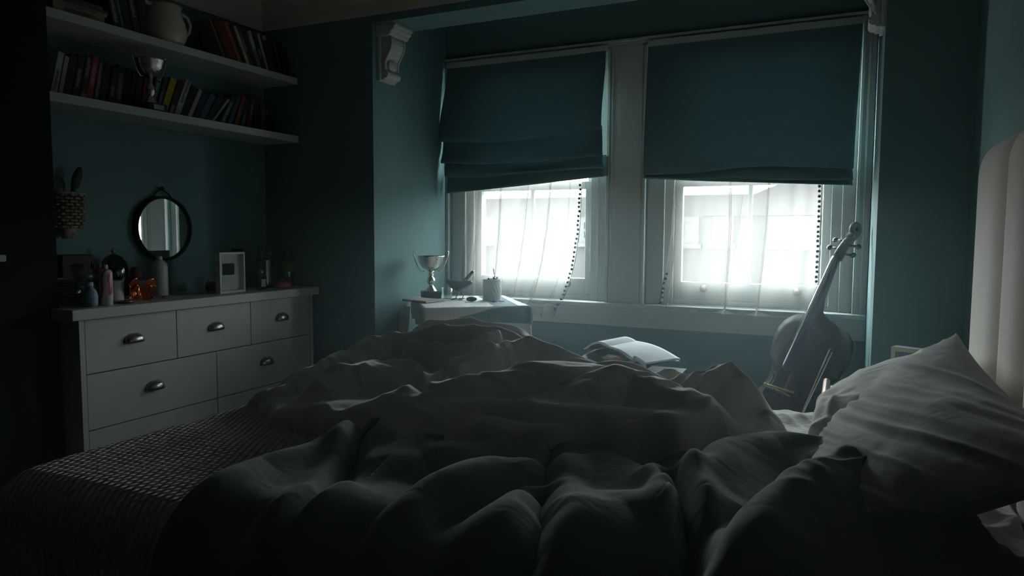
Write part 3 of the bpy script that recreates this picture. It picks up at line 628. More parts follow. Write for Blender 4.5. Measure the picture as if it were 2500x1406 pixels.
def line_dist(X, Y, pts):
    """distance to a polyline, the height along it and the side (positive: camera side)"""
    best = np.full(X.shape, 1e9); H = np.zeros(X.shape); S_ = np.zeros(X.shape)
    for (a, b) in zip(pts[:-1], pts[1:]):
        ax, ay, az = a; bx, by, bz = b; dx, dy = bx-ax, by-ay; L2 = dx*dx+dy*dy+1e-12
        t = np.clip(((X-ax)*dx+(Y-ay)*dy)/L2, 0, 1); px = ax+t*dx; py = ay+t*dy
        d = np.hypot(X-px, Y-py); m = d < best
        cr = dx*(Y-ay)-dy*(X-ax)
        best = np.where(m, d, best); H = np.where(m, az+t*(bz-az), H); S_ = np.where(m, -cr/math.sqrt(L2), S_)
    return best, H, S_

def ridge_height(X, Y, ridges, base, creases=(), p=5.0, pw=1.7, rd=0.004):
    acc = np.zeros(X.shape)
    for pts, wf, wb in ridges:
        if pts[0][0] > pts[-1][0]: pts = pts[::-1]
        # smooth the polyline a little
        d, h, s = line_dist(X, Y, pts)
        w = np.where(s > 0, wf, wb)
        g = np.exp(-((np.sqrt(d*d+rd*rd)-rd)/w)**pw)
        acc += (np.clip(h-base, 0, 1)*g)**p
    H = base + acc**(1/p)
    for pts, w, depth in creases:
        d, h, s = line_dist(X, Y, pts)
        H = H - depth*np.exp(-(d/w)**1.3)*0.9 + depth*0.22*np.exp(-((d-w*2.4)/(w*1.5))**2)
    return H

def drape(U, V, rect, z0, r):
    """cloth laid over a block: points beyond rect (x0,x1,y0,y1) bend over its edge and hang. returns P, N"""
    x0, x1, y0, y1 = rect
    cx_, cy_ = np.clip(U, x0, x1), np.clip(V, y0, y1); dx, dy = U-cx_, V-cy_; d = np.hypot(dx, dy)
    ux, uy = np.where(d > 1e-9, dx/np.maximum(d, 1e-9), 0), np.where(d > 1e-9, dy/np.maximum(d, 1e-9), 0)
    ang = np.clip(d/r, 0, PI/2); out = r*np.sin(ang); dn = r*(1-np.cos(ang)) + np.maximum(0, d-r*PI/2)
    P = np.stack([cx_+ux*out, cy_+uy*out, z0-dn], -1)
    N = np.stack([ux*np.sin(ang), uy*np.sin(ang), np.cos(ang)], -1)
    return P, N, d

def cloth_object(name, A, m, parent=None, solid=0.006, sub=0):
    return MB().grid(A).build(name, m, parent, solid=solid, sub=sub)

# coverlet over the foot half of the bed
M['coverlet'] = bpy.data.materials.new('oatmeal_basket_weave'); M['coverlet'].use_nodes = True
n = M['coverlet'].node_tree; b_ = n.nodes['Principled BSDF']; t_ = n.nodes.new('ShaderNodeTexCoord'); sx_ = n.nodes.new('ShaderNodeSeparateXYZ')
n.links.new(t_.outputs['Object'], sx_.inputs[0])
def nmath(n, op, a, b=None):
    q = n.nodes.new('ShaderNodeMath'); q.operation = op
    for i, v in enumerate((a, b)):
        if v is None: continue
        if isinstance(v, (int, float)): q.inputs[i].default_value = v
        else: n.links.new(v, q.inputs[i])
    return q.outputs[0]
sxx = nmath(n, 'SINE', nmath(n, 'MULTIPLY', sx_.outputs[0], 2*PI/0.019)); syy = nmath(n, 'SINE', nmath(n, 'MULTIPLY', sx_.outputs[1], 2*PI/0.038))
hh = nmath(n, 'MULTIPLY', sxx, syy); nz = n.nodes.new('ShaderNodeTexNoise'); nz.inputs['Scale'].default_value = 45; n.links.new(t_.outputs['Object'], nz.inputs['Vector'])
hh = nmath(n, 'ADD', hh, nmath(n, 'MULTIPLY', nz.outputs['Fac'], 1.6))
bp_ = n.nodes.new('ShaderNodeBump'); bp_.inputs['Strength'].default_value = 0.9; bp_.inputs['Distance'].default_value = 0.006; n.links.new(hh, bp_.inputs['Height']); n.links.new(bp_.outputs[0], b_.inputs['Normal'])
b_.inputs['Base Color'].default_value = (0.74, 0.67, 0.60, 1); b_.inputs['Roughness'].default_value = 0.95; b_.inputs['Specular IOR Level'].default_value = 0.1
u = np.linspace(-2.02, -0.60, 440); v = np.linspace(0.46, 2.56, 400); U, V = np.meshgrid(u, v, indexing='ij')
rect = (-1.66+0.035, 0.5, 0.86+0.10, 2.36-0.08)
P, N, d = drape(U, V, rect, 0.610, 0.085)
hang = np.clip((d-0.10)/0.25, 0, 1)
wv = 0.022*hang*np.sin(U*19+0.5*np.sin(V*5)) + 0.022*hang*np.sin(V*17+1.0) + 0.010*fbm(U*5, V*5, 3) + 0.006*wrinkle(U, V, 9, 0.5, 2.0, 9.0)*(1-hang)
wv += 0.0022*np.sin(U*2*PI/0.019)*np.sin(V*2*PI/0.038)
P = P + N*(wv+0.002)[..., None]
cv = cloth_object('coverlet', P, M['coverlet'], solid=0.004)
tag(cv, 'oatmeal woven coverlet spread over the foot of the bed', 'bedspread')

# bottom sheet showing between the duvet and the pillows
u = np.linspace(-0.62, 0.322, 190); v = np.linspace(0.80, 2.46, 260); U, V = np.meshgrid(u, v, indexing='ij')
P, N, d = drape(U, V, (-2, 0.5, 0.86+0.05, 2.36-0.05), 0.594, 0.05)
wz = 0.016*fbm(U*7, V*7, 21) + 0.014*wrinkle(U, V, 31, 0.9, 3.0, 13.0)**2 + 0.010*wrinkle(U, V, 37, 2.2, 4.0, 15.0)**3
P = P + N*(wz+0.003)[..., None]
o = cloth_object('bed_sheet', P, M['sheet'], solid=0.002)
tag(o, 'crumpled white sheet bared on the mattress between duvet and pillows', 'sheet')

# far duvet, bunched up in a heap along the window side
nu, nv = 560, 400
u = np.linspace(-1.632, -0.085, nu)
front = np.interp(u, [-1.632, -1.50, -1.36, -1.09, -0.98, -0.87, -0.63, -0.45, -0.30, -0.20, -0.085], [1.575, 1.50, 1.43, 1.375, 1.33, 1.315, 1.36, 1.42, 1.47, 1.56, 1.72])
back = np.interp(u, [-1.632, -1.60, -1.54, -1.42, -1.30, -0.90, -0.60, -0.35, -0.16, -0.085], [1.60, 1.85, 2.08, 2.24, 2.30, 2.28, 2.16, 2.08, 1.98, 1.84])
for arr in (front, back):
    k = np.ones(15)/15; e = np.convolve(np.pad(arr, 7, 'edge'), k, 'valid'); arr[:] = e
front += 0.012*np.sin(u*23) + 0.008*np.sin(u*51+1)
tt = np.linspace(0, 1, nv); U = np.repeat(u[:, None], nv, 1); V = front[:, None] + (back-front)[:, None]*tt[None, :]
E = np.minimum(np.minimum(V-front[:, None], back[:, None]-V), np.minimum(U-u[0], u[-1]-U)); E = np.clip(E/0.045, 0, 1); edge = np.sqrt(1-(1-E)**2)
H = ridge_height(U, V, B_RIDGES, 0.655, BC_RIDGES, p=9.0, pw=2.0, rd=0.0)
W1_ = wrinkle(U, V, 5, 0.25, 2.0, 8.0); W2_ = wrinkle(U, V, 11, 1.3, 2.2, 9.0); W3_ = wrinkle(U, V, 17, -0.5, 3.0, 14.0)
back_m = np.clip((V-1.52)/0.12, 0, 1)
W4_ = wrinkle(U, V, 23, 0.1, 4.0, 17.0); W5_ = wrinkle(U, V, 29, 0.9, 4.0, 15.0)
H = H + 0.020*(W1_-0.5)*(0.25+0.75*back_m) + 0.010*(W2_**2-0.3)*(0.2+0.8*back_m) + 0.006*(W3_**2-0.3) + back_m*(0.008*W4_**2.0 + 0.006*W5_**1.5 - 0.006) + 0.02*fbm(U*4, V*4, 2)
def saw(ph, k):
    f = ph-np.floor(ph); r = np.where(f < k, 0.5-0.5*np.cos(PI*f/k), 0.5+0.5*np.cos(PI*((f-k)/(1-k))**0.8)); return r
amp1 = np.clip(vnoise(U*3+5, V*3+1, 44)*1.6-0.25, 0, 1); amp2 = np.clip(vnoise(U*5+2, V*5+8, 47)*1.8-0.4, 0, 1)
H = H + back_m*(0.018*amp1*(saw(V*7.2 + U*1.6 + 5.0*fbm(U*1.7, V*1.7, 40), 0.22)-0.5) + 0.010*amp2*(saw(V*13 - U*5.5 + 6.0*fbm(U*2.2+4, V*2.2, 42), 0.25)-0.5))
zb = 0.611 + 0.055*np.clip((U+1.25)/0.15, 0, 1)*np.clip((1.55-V)/0.15, 0, 1)
for (w_l, h_l, pts) in B_RIMS:                              # narrow lips added to the shape so rims along the folds look lit
    d, h, s = line_dist(U, V, pts); tt_ = 0.75+0.25*np.sin(U*37+V*29)
    H = H + h_l*tt_*np.exp(-(d/w_l)**2) 
A = np.stack([U, V, zb + (H-zb)*edge], -1)
# the heap leans towards the viewer: its face is steep, so bulge the crest forward a little
lean = np.clip((A[..., 2]-0.70)/0.12, 0, 1)*np.clip((1.75-V)/0.2, 0, 1); A[..., 1] -= 0.045*lean
o = cloth_object('rumpled_duvet', A, M['duvet'], solid=0)
tag(o, 'pale duvet thrown back in a rumpled heap along the window side of the bed', 'duvet')

# near duvet, lying in soft swells and hanging over the viewer's side of the bed
u = np.linspace(-1.07, 0.30, 440)
nv = 330
front = np.interp(u, [-1.07, -0.95, -0.8, 0.30], [0.60, 0.52, 0.46, 0.46])
back = np.interp(u, [-1.07, -1.05, -1.00, -0.80, -0.50, -0.30, -0.10, 0.02, 0.12, 0.20, 0.30], [1.18, 1.34, 1.44, 1.50, 1.56, 1.58, 1.56, 1.50, 1.36, 1.24, 1.10])
k = np.ones(21)/21
front = np.convolve(np.pad(front, 10, 'edge'), k, 'valid'); back = np.convolve(np.pad(back, 10, 'edge'), k, 'valid')
back += 0.010*np.sin(u*31)
U = np.repeat(u[:, None], nv, 1); V = front[:, None] + (back-front)[:, None]*np.linspace(0, 1, nv)[None, :]
E = np.minimum(np.minimum(V-front[:, None], back[:, None]-V), np.minimum(U-u[0], u[-1]-U)); E = np.clip(E/0.05, 0, 1); edge = np.sqrt(1-(1-E)**2)
H = ridge_height(U, V, C_RIDGES, 0.667, CC_RIDGES, pw=1.9, p=4) - 0.605
H += 0.012*(wrinkle(U, V, 61, 0.9, 1.5, 6.0)-0.5) + 0.006*(wrinkle(U, V, 67, -0.4, 2.5, 9.0)-0.5) + 0.03*fbm(U*3.5, V*3.5, 8)
rmask = np.clip((U+0.12)/0.15, 0, 1)*np.clip((V-0.95)/0.2, 0, 1)
H += rmask*(0.016*wrinkle(U, V, 71, 2.4, 5.0, 18.0)**2 + 0.012*wrinkle(U, V, 73, 0.6, 7.0, 24.0)**2 + 0.010*wrinkle(U, V, 79, 1.6, 6.0, 20.0)**2)
P, N, d = drape(U, V, (-3, 3, 0.86+0.09, 9), 0.606, 0.09)
A = P + N*(0.006 + np.clip(H, 0.03, 1)*edge)[..., None]
o = cloth_object('spread_duvet', A, M['duvet2'] if 'duvet2' in M else M['duvet'], solid=0.004)
tag(o, 'slate grey duvet spread in soft swells over the near side of the bed', 'duvet')

# ------------------------------------------------------------------ pillows
def pillow(name, c, thick, m, label, seed, wr, group='pillows at the head of the bed', pinch=0.06, n_=110, belly=0.62, sag=(0, 0, 0)):
    """c: four corners (u0v0, u1v0, u1v1, u0v1)"""
    c = [np.array(q, float) for q in c]; t = np.linspace(-1, 1, n_); Ug, Vg = np.meshgrid(t, t, indexing='ij')
    # edges pulled in between the pointed corners
    k = pinch; Up = Ug*(1-k*(1-Vg**2)*np.abs(Ug)**2); Vp = Vg*(1-k*(1-Ug**2)*np.abs(Vg)**2)
    a, b = (Up+1)/2, (Vp+1)/2
    Q = (c[0]*((1-a)*(1-b))[..., None] + c[1]*(a*(1-b))[..., None] + c[2]*(a*b)[..., None] + c[3]*((1-a)*b)[..., None])
    nrm = np.cross(c[1]-c[0], c[3]-c[0]); nrm /= np.linalg.norm(nrm)
    T = thick*(np.clip(1-np.abs(Ug)**3.2, 0, 1)**0.62)*(np.clip(1-np.abs(Vg)**3.2, 0, 1)**0.62)
    W_ = wr(Ug, Vg)*np.clip(1-np.abs(Ug)**10, 0, 1)*np.clip(1-np.abs(Vg)**10, 0, 1)
    Q = Q + np.array(sag)*((1-Ug**2)*(1-Vg**2))[..., None]
    F = Q + nrm*(T*belly+0.0025+W_)[..., None]; Bk = Q - nrm*(T*(1-belly)+0.0025)[..., None]
    cen = sum(c)/4; mb = MB(); mb.grid(F-cen); mb.grid(Bk[::-1]-cen)
    # seam band joining both faces
    def strip(f, b): mb.grid(np.stack([f, b])-cen)
    strip(F[0], Bk[0]); strip(F[-1], Bk[-1]); strip(F[:, 0], Bk[:, 0]); strip(F[:, -1], Bk[:, -1])
    o = mb.build(name, m); o.location = cen.tolist(); tag(o, label, 'pillow', group); return o
def wr_front(U, V):
    # long creases sweeping along the pillow, from the lower edge up to the near end
    a = V*0.95 - 0.62*U - 0.16*U**2
    w = 0.25*fbm(U*3, V*3, 4)
    n1 = vnoise(U*0.9+3+w, a*6.0+w*2, 12); n2 = vnoise(U*1.3+w, a*13+w*3, 15)
    k_ = np.clip(0.45+0.5*(U+1), 0, 1)
    return 0.0145*(1.05-np.sqrt((2*n1-1)**2+0.02))**1.6*k_ + 0.0065*(1.05-np.sqrt((2*n2-1)**2+0.02))**1.4 + 0.012*fbm(U*1.5, V*1.5, 9)
# u runs from the far end to the near end, v from the bottom edge up
pillow('pillow', [(0.005, 1.820, 0.650), (-0.10, 1.08, 0.640), (0.292, 1.00, 0.885), (0.226, 1.752, 0.942)], 0.125, M['pillow'],
       'large grey linen pillow propped in front against the headboard, its corner pointing up', 3, wr_front, belly=0.5, pinch=0.10)
def wr_w(U, V): return 0.012*wrinkle(U*0.5, V*0.5, 81, 0.9, 2.0, 7.0)**2 + 0.008*wrinkle(U*0.5, V*0.5, 83, -0.3, 3.0, 9.0)
pillow('pillow', [(-0.045, 2.03, 0.665), (-0.06, 1.62, 0.660), (0.305, 1.60, 0.78), (0.285, 2.20, 0.838)], 0.135, M['pillow_w'],
       'white crumpled pillow lying behind the grey one', 5, wr_w, belly=0.62)

# ------------------------------------------------------------------ things on the chest of drawers
M['silver'] = mat('silver_plate', (0.80, 0.78, 0.74), 0.14, 1.0, var=0.05, scale=30, bump=0.25, bscale=140)
M['black'] = mat('black_lacquer', (0.012, 0.012, 0.014), 0.55, spec=0.3)
M['blackm'] = mat('black_plastic', (0.020, 0.020, 0.022), 0.6)
M['porc'] = mat('cream_glazed_stoneware', (0.62, 0.59, 0.52), 0.25, coat=0.3)
M['chalk'] = mat('chalk_white_plastic', (0.60, 0.60, 0.57), 0.4)
M['gold'] = mat('polished_gold', (0.85, 0.60, 0.22), 0.15, 1.0)
M['foil'] = mat('red_gold_foil', (0.80, 0.30, 0.06), 0.12, 0.9, col2=(0.55, 0.05, 0.04), scale=9)
M['paper'] = mat('white_paper', (0.74, 0.75, 0.76), 0.8)
M['wicker'] = mat('pale_seagrass', (0.42, 0.37, 0.28), 0.85, var=0.3, scale=40)
M['glassjar'] = clear_glass('jar_glass', (0.75, 0.84, 0.83), 0.16, 0.05)
M['mirror'] = mat('mirror_silvering', (0.90, 0.92, 0.92), 0.01, 1.0, var=0.0)
M['pink'] = mat('pink_plastic', (0.62, 0.16, 0.22), 0.4)
M['blue'] = mat('blue_label', (0.10, 0.22, 0.36), 0.45, col2=(0.30, 0.38, 0.42), scale=30)
M['steel'] = mat('brushed_steel', (0.50, 0.50, 0.50), 0.3, 1.0)
M['photo'] = mat('dark_photograph', (0.05, 0.055, 0.06), 0.9, spec=0.1, col2=(0.012, 0.012, 0.015), scale=25)

def stand(root_loc, rot=0):
    return Matrix.Translation(root_loc) @ Matrix.Rotation(rot, 4, 'Z')
def lathe_obj(name, prof, m, loc=(0, 0, 0), parent=None, seg=28, **k):
    o = MB().lathe(prof, seg, **k).build(name, m, parent); o.location = loc; return o
ZC_ = CZT

# round mirror on the alcove wall
mr = empty('round_mirror', (XL+0.004, 2.455, 1.168), (0, 0.0, 0)); tag(mr, 'round wall mirror in a thin black frame with a hanging loop', 'mirror')
R_ = Matrix.Rotation(PI/2, 4, 'Y')
fr = [(0.160, 0.0), (0.160, 0.030), (0.154, 0.034), (0.148, 0.030), (0.147, 0.020)]
MB().lathe([(0.0, 0.0), (0.160, 0.0), (0.160, 0.030), (0.155, 0.034), (0.149, 0.032), (0.148, 0.018), (0.0, 0.016)], 64, R_).build('frame', M['black'], mr)
MB().lathe([(0.1475, 0.0165), (0.1475, 0.0195), (0.0, 0.0195)], 64, R_, smooth=False).build('glass', M['mirror'], mr)
MB().tube([(0.012, 0.07*math.cos(a)*0+y, z) for a, y, z in ((0, -0.055, 0.150), (0, -0.035, 0.175), (0, 0, 0.196), (0, 0.035, 0.175), (0, 0.055, 0.150))], 0.004, 8).build('hanging_loop', M['black'], mr)
MB().ball((0.014, 0, 0.198), 0.010).build('hook', M['black'], mr)

# photo frame, deep box type
pf = empty('photo_frame', (-2.800, 2.612, ZC_+0.0005), (0, 0, 0.0)); tag(pf, 'white box frame with a small dark photograph standing on the chest', 'picture frame')
f = MB(); w_, h_ = 0.082, 0.205
for (a, b, c, d) in ((-w_, w_, 0, 0.012), (-w_, w_, h_-0.010, h_), (-w_, -w_+0.010, 0.012, h_-0.010), (w_-0.010, w_, 0.012, h_-0.010)): f.box(-0.016, 0.016, a, b, c, d)
f.build('frame', M['chalk'], pf, bevel=0.001)
MB().box(-0.016, -0.012, -w_+0.01, w_-0.01, 0.012, h_-0.01).build('mount', M['paper'], pf)
MB().box(-0.0118, -0.0108, -0.040, 0.036, 0.090, 0.148).build('photograph', M['photo'], pf)
MB().prism([(-0.0105, 0.0), (0.014, -0.004), (0.016, 0.004), (-0.0, 0.018)], 0, 0, 'z') if False else None
MB().box(0.012, 0.0125, -w_+0.01, w_-0.01, 0.012, h_-0.01).build('glazing', clear_glass('frame_glass', (0.93, 0.95, 0.95), 0.02), pf)

# white lotion bottle
wb_ = empty('lotion_bottle', (-2.965, 2.335, ZC_)); tag(wb_, 'tall matt white bottle below the round mirror', 'bottle')
MB().lathe([(0.0, 0), (0.034, 0.0), (0.036, 0.004), (0.036, 0.135), (0.032, 0.155), (0.017, 0.170), (0.013, 0.173), (0.0, 0.173)], 30).build('body', M['chalk'], wb_)
MB().lathe([(0.0, 0.173), (0.013, 0.173), (0.013, 0.188), (0.010, 0.190), (0.0, 0.190)], 24).build('cap', M['chalk'], wb_)

# red and gold foil butterfly: folded lobes around a small body
fb = empty('foil_butterfly', (-2.830, 2.112, ZC_), (0, 0, 0.2)); fb.scale = (0.85, 0.85, 0.9); tag(fb, 'shiny red and gold foil butterfly ornament near the front edge of the chest', 'ornament')
def wing(sy, tip, low, m):
    n_ = 15; A = np.zeros((n_, 11, 3))
    for i in range(n_):
        t = i/(n_-1)
        for j in range(11):
            s = j/10-0.5; wdt = 0.075*math.sin(PI*min(1, t*0.92+0.06))**0.7
            y = sy*(0.004+tip[0]*t); z = 0.045+tip[1]*t**0.8 + s*wdt*1.2 ; x = 0.03*math.sin(PI*t)*(s*1.4) + low*t
            A[i, j] = (x+0.012*abs(s)*2, y, max(0.003, z))
    return MB().grid(A).build('wing', m, fb, solid=0.003)
wing(-1, (0.075, 0.040), 0.02, M['foil']); wing(1, (0.085, 0.030), 0.03, M['foil']); wing(-1, (0.050, -0.020), -0.01, M['foil']); wing(1, (0.060, -0.022), 0.035, M['foil'])
MB().ball((0, 0, 0.045), (0.014, 0.014, 0.043), 16, 12).build('body', M['foil'], fb)

# spray can with swirling pink pattern
M['can'] = bpy.data.materials.new('pink_swirl_print'); M['can'].use_nodes = True
n = M['can'].node_tree; wv_ = n.nodes.new('ShaderNodeTexWave'); wv_.inputs['Scale'].default_value = 9; wv_.inputs['Distortion'].default_value = 9; wv_.inputs['Detail'].default_value = 1
tcn = n.nodes.new('ShaderNodeTexCoord'); cr_ = n.nodes.new('ShaderNodeValToRGB'); n.links.new(tcn.outputs['Object'], wv_.inputs['Vector']); n.links.new(wv_.outputs['Fac'], cr_.inputs[0])
cr_.color_ramp.elements[0].color = (0.45, 0.05, 0.11, 1); cr_.color_ramp.elements[0].position = 0.4; cr_.color_ramp.elements[1].color = (0.62, 0.60, 0.58, 1); cr_.color_ramp.elements[1].position = 0.55
n.links.new(cr_.outputs[0], n.nodes['Principled BSDF'].inputs['Base Color']); n.nodes['Principled BSDF'].inputs['Roughness'].default_value = 0.3
sc_ = empty('spray_can', (-2.775, 1.928, ZC_)); tag(sc_, 'white spray can with pink swirls in front of the mug', 'spray can')
MB().lathe([(0.0, 0), (0.024, 0), (0.0255, 0.003), (0.0255, 0.135), (0.021, 0.146), (0.012, 0.150), (0.0, 0.150)], 28).build('body', M['can'], sc_)
MB().lathe([(0.0, 0.150), (0.010, 0.150), (0.010, 0.166), (0.006, 0.170), (0.0, 0.170)], 20).build('nozzle', M['chalk'], sc_)

mug = empty('mug', (-2.860, 2.020, ZC_), (0, 0, 0.9)); tag(mug, 'plain white mug behind the spray can, its handle facing right', 'mug')
MB().lathe([(0.0, 0), (0.036, 0), (0.040, 0.004), (0.041, 0.095), (0.038, 0.095), (0.036, 0.008), (0.0, 0.007)], 32).build('body', M['chalk'], mug)
MB().tube([(0.0, 0.038, 0.078), (0, 0.055, 0.080), (0, 0.066, 0.062), (0, 0.064, 0.040), (0, 0.050, 0.026), (0, 0.038, 0.026)], 0.0055, 10).build('handle', M['chalk'], mug)

jar = empty('glass_jar', (-2.830, 1.885, ZC_)); tag(jar, 'wide clear glass jar with a metal lid between basket and spray can', 'jar')
MB().lathe([(0.0, 0), (0.040, 0), (0.046, 0.006), (0.046, 0.085), (0.036, 0.105), (0.034, 0.118), (0.030, 0.118), (0.032, 0.104), (0.042, 0.084), (0.042, 0.008), (0.0, 0.007)], 32).build('body', M['glassjar'], jar)
MB().lathe([(0.0, 0.112), (0.037, 0.112), (0.037, 0.128), (0.034, 0.131), (0.0, 0.131)], 32).build('lid', M['steel'], jar)
MB().lathe([(0.0, 0.008), (0.040, 0.008), (0.040, 0.050), (0.0, 0.055)], 24).build('contents', M['chalk'], jar)
bj = empty('small_bottle', (-2.762, 1.850, ZC_)); tag(bj, 'small round blue labelled bottle in front of the glass jar', 'bottle')
MB().lathe([(0.0, 0), (0.022, 0), (0.027, 0.010), (0.028, 0.045), (0.022, 0.066), (0.012, 0.076), (0.011, 0.084), (0.0, 0.084)], 28).build('body', M['blue'], bj)
MB().lathe([(0.0, 0.084), (0.012, 0.084), (0.012, 0.100), (0.0, 0.101)], 20).build('stopper', M['chalk'], bj)

def woven_basket(name, rx, ry, h, flare, loc, label, rows=11, cols=22, rot=0, back=False, rim=True):
    b = empty(name, loc, (0, 0, rot)); mb = MB()
    for r in range(rows):
        z0 = h*r/rows; hh = h/rows*0.82
        for c in range(cols):
            a0 = 2*PI*c/cols; a1 = 2*PI*(c+1)/cols; out = 1.0 + (0.035 if (r+c) % 2 else -0.035)
            k = 1 + flare*(z0/h)
            pts = []
            for t in (0.02, 0.35, 0.65, 0.98):
                a = a0+(a1-a0)*t; bul = out + 0.03*math.sin(PI*t)*(1 if (r+c) % 2 else -1)
                pts.append((rx*k*bul*math.cos(a), ry*k*bul*math.sin(a), z0+hh/2))
            mb.tube(pts, hh*0.42, 6)
    mb.build('weave', M['wicker'], b)
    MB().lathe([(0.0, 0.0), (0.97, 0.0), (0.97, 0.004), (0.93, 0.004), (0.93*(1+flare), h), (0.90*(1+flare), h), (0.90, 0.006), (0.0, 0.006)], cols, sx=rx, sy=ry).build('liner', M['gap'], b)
    if rim:
        mb = MB(); mb.tube([(rx*(1+flare)*1.02*math.cos(2*PI*k/40), ry*(1+flare)*1.02*math.sin(2*PI*k/40), h) for k in range(40)], 0.006, 8, closed=True); mb.build('rim', M['wicker'], b)
    tag(b, label, 'basket'); return b
woven_basket('woven_basket', 0.040, 0.055, 0.105, 0.10, (-2.915, 1.860, ZC_), 'woven seagrass basket standing on the chest at its left end', rows=9, cols=20)
hbk = woven_basket('hanging_basket', 0.042, 0.062, 0.150, 0.14, (XL+0.052, 1.955, 1.165), 'pale woven basket hanging on the alcove wall above the cosmetics', rows=11, cols=22)
MB().tube([(-0.044, 0.03, 0.148), (-0.046, 0.02, 0.200), (-0.047, 0, 0.218), (-0.046, -0.02, 0.200), (-0.044, -0.03, 0.148)], 0.003, 6).build('hanging_cord', M['wicker'], hbk)
MB().lathe([(0.0, -0.045), (0.5, -0.045), (0.85, -0.02), (0.97, 0.0), (0.0, 0.001)], 22, sx=0.040, sy=0.050).build('tapered_foot', M['wicker'], hbk)
hb2 = empty('hair_brush', (XL+0.050, 1.975, 1.300), (-0.30, 0.06, 0)); tag(hb2, 'black paddle hair brush sticking up out of the hanging basket', 'hair brush')
MB().box(-0.006, 0.006, -0.009, 0.009, -0.085, 0.035).build('handle', M['blackm'], hb2, bevel=0.004)
MB().ball((0, 0, 0.085), (0.009, 0.021, 0.055), 18, 12).build('paddle', M['blackm'], hb2)
hc = empty('hair_comb', (XL+0.045, 1.915, 1.295), (0.15, 0, 0)); tag(hc, 'short dark comb beside the brush in the hanging basket', 'comb')
MB().box(-0.003, 0.003, -0.012, 0.012, -0.06, 0.045).build('spine', M['blackm'], hc, bevel=0.002)
hcb = MB()
for k in range(16): hcb.box(-0.0012, 0.0012, 0.012, 0.024, -0.052+k*0.006, -0.050+k*0.006)
hcb.build('teeth', M['blackm'], hc)

bx_ = MB().box(-2.99, -2.91, 1.775, 1.775+0.002, 0, 0)
o = MB().box(-0.05, 0.05, -0.068, 0.068, 0, 0.205).build('storage_box', M['black'], None, bevel=0.004); o.location = (-3.035, 1.950, ZC_); tag(o, 'plain black box standing behind the woven basket', 'box')
MB().box(-0.0515, 0.0515, -0.0695, 0.0695, 0.165, 0.171).build('lid_seam', M['blackm'], o)
cl = empty('glass_cloche', (-3.020, 2.140, ZC_)); tag(cl, 'dark glass cloche with a gold knob behind the mug', 'cloche')
MB().lathe([(0.0, 0), (0.062, 0), (0.064, 0.006), (0.060, 0.012), (0.0, 0.012)], 32).build('base', M['black'], cl)
MB().lathe([(0.056, 0.0125), (0.057, 0.13), (0.050, 0.165), (0.034, 0.190), (0.012, 0.202), (0.0, 0.203)], 36).build('dome', clear_glass('smoked_glass', (0.16, 0.17, 0.18), 0.12, 0.03), cl)
MB().lathe([(0.0, 0.2035), (0.008, 0.2035), (0.006, 0.209), (0.013, 0.216), (0.013, 0.222), (0.006, 0.229), (0.0, 0.230)], 20).build('knob', M['gold'], cl)
o = MB().lathe([(0.0, 0), (0.024, 0), (0.028, 0.02), (0.024, 0.045), (0.016, 0.055), (0.0, 0.055)], 20).build('powder_puff', mat('brown_fur', (0.09, 0.05, 0.04), 0.95, bump=0.5), None); o.location = (-3.0, 2.235, ZC_+0.086); tag(o, 'round brown puff on top of the dark case', 'powder puff')
o = MB().box(-0.045, 0.045, -0.035, 0.035, 0, 0.085).build('makeup_case', M['blackm'], None, bevel=0.006); o.location = (-3.0, 2.240, ZC_); tag(o, 'small dark case between the cloche and the foil butterfly', 'case')
MB().box(-0.046, 0.046, -0.036, 0.036, 0.058, 0.061).build('lid_edge', M['black'], o)
bh = empty('brush_pot', (-2.930, 1.995, ZC_)); tag(bh, 'dark pot of upright makeup brushes behind the spray can', 'brush pot')
MB().lathe([(0.0, 0), (0.027, 0), (0.029, 0.100), (0.026, 0.100), (0.024, 0.006), (0.0, 0.006)], 24).build('pot', M['blackm'], bh)
rnd = random.Random(5)
for k in range(5):
    a = k*1.3; b = MB().tube([(0, 0, 0.01), (0.014*math.cos(a), 0.014*math.sin(a), 0.145)], 0.0028, 8).build('brush_handle', M['steel'] if k % 2 else M['blackm'], bh)
    MB().ball((0.016*math.cos(a), 0.016*math.sin(a), 0.158), (0.006, 0.006, 0.017), 10, 8).build('bristles', mat('brush_hair', (0.16, 0.11, 0.09), 0.9), b)

o = MB().lathe([(0.0, 0), (0.030, 0), (0.034, 0.006), (0.030, 0.010), (0.0, 0.008)], 26).build('trinket_dish', M['blackm'], None); o.location = (-2.785, 2.020, ZC_); tag(o, 'small round dark dish with a pale rim beside the spray can', 'dish')
MB().tube([(0.032*math.cos(2*PI*k/30), 0.032*math.sin(2*PI*k/30), 0.0085) for k in range(30)], 0.0016, 6, closed=True).build('rim', M['steel'], o)
o = MB().prism([(-0.11, -0.006), (0.10, -0.010), (0.115, 0.0), (0.10, 0.012), (-0.11, 0.006)], 0, 0.005, 'z').build('nail_file', M['blackm'], None); o.location = (-2.885, 2.400, ZC_); o.rotation_euler = (0, 0, PI/2-0.06); tag(o, 'thin black file lying flat between white bottle and photo frame', 'nail file')
o = MB().tube([(0, -0.04, 0.004), (0, 0.04, 0.004)], 0.0038, 10).build('eye_pencil', mat('brown_pencil', (0.20, 0.10, 0.05), 0.5), None); o.location = (-2.835, 2.270, ZC_); o.rotation_euler = (0, 0, 0.5); tag(o, 'short brown pencil lying beside the foil butterfly', 'pencil')
MB().lathe([(0.0038, 0), (0.0010, 0.010), (0.0, 0.0105)], 10, Matrix.Translation((0, 0.04, 0.004)) @ Matrix.Rotation(-PI/2, 4, 'X')).build('tip', M['blackm'], o)

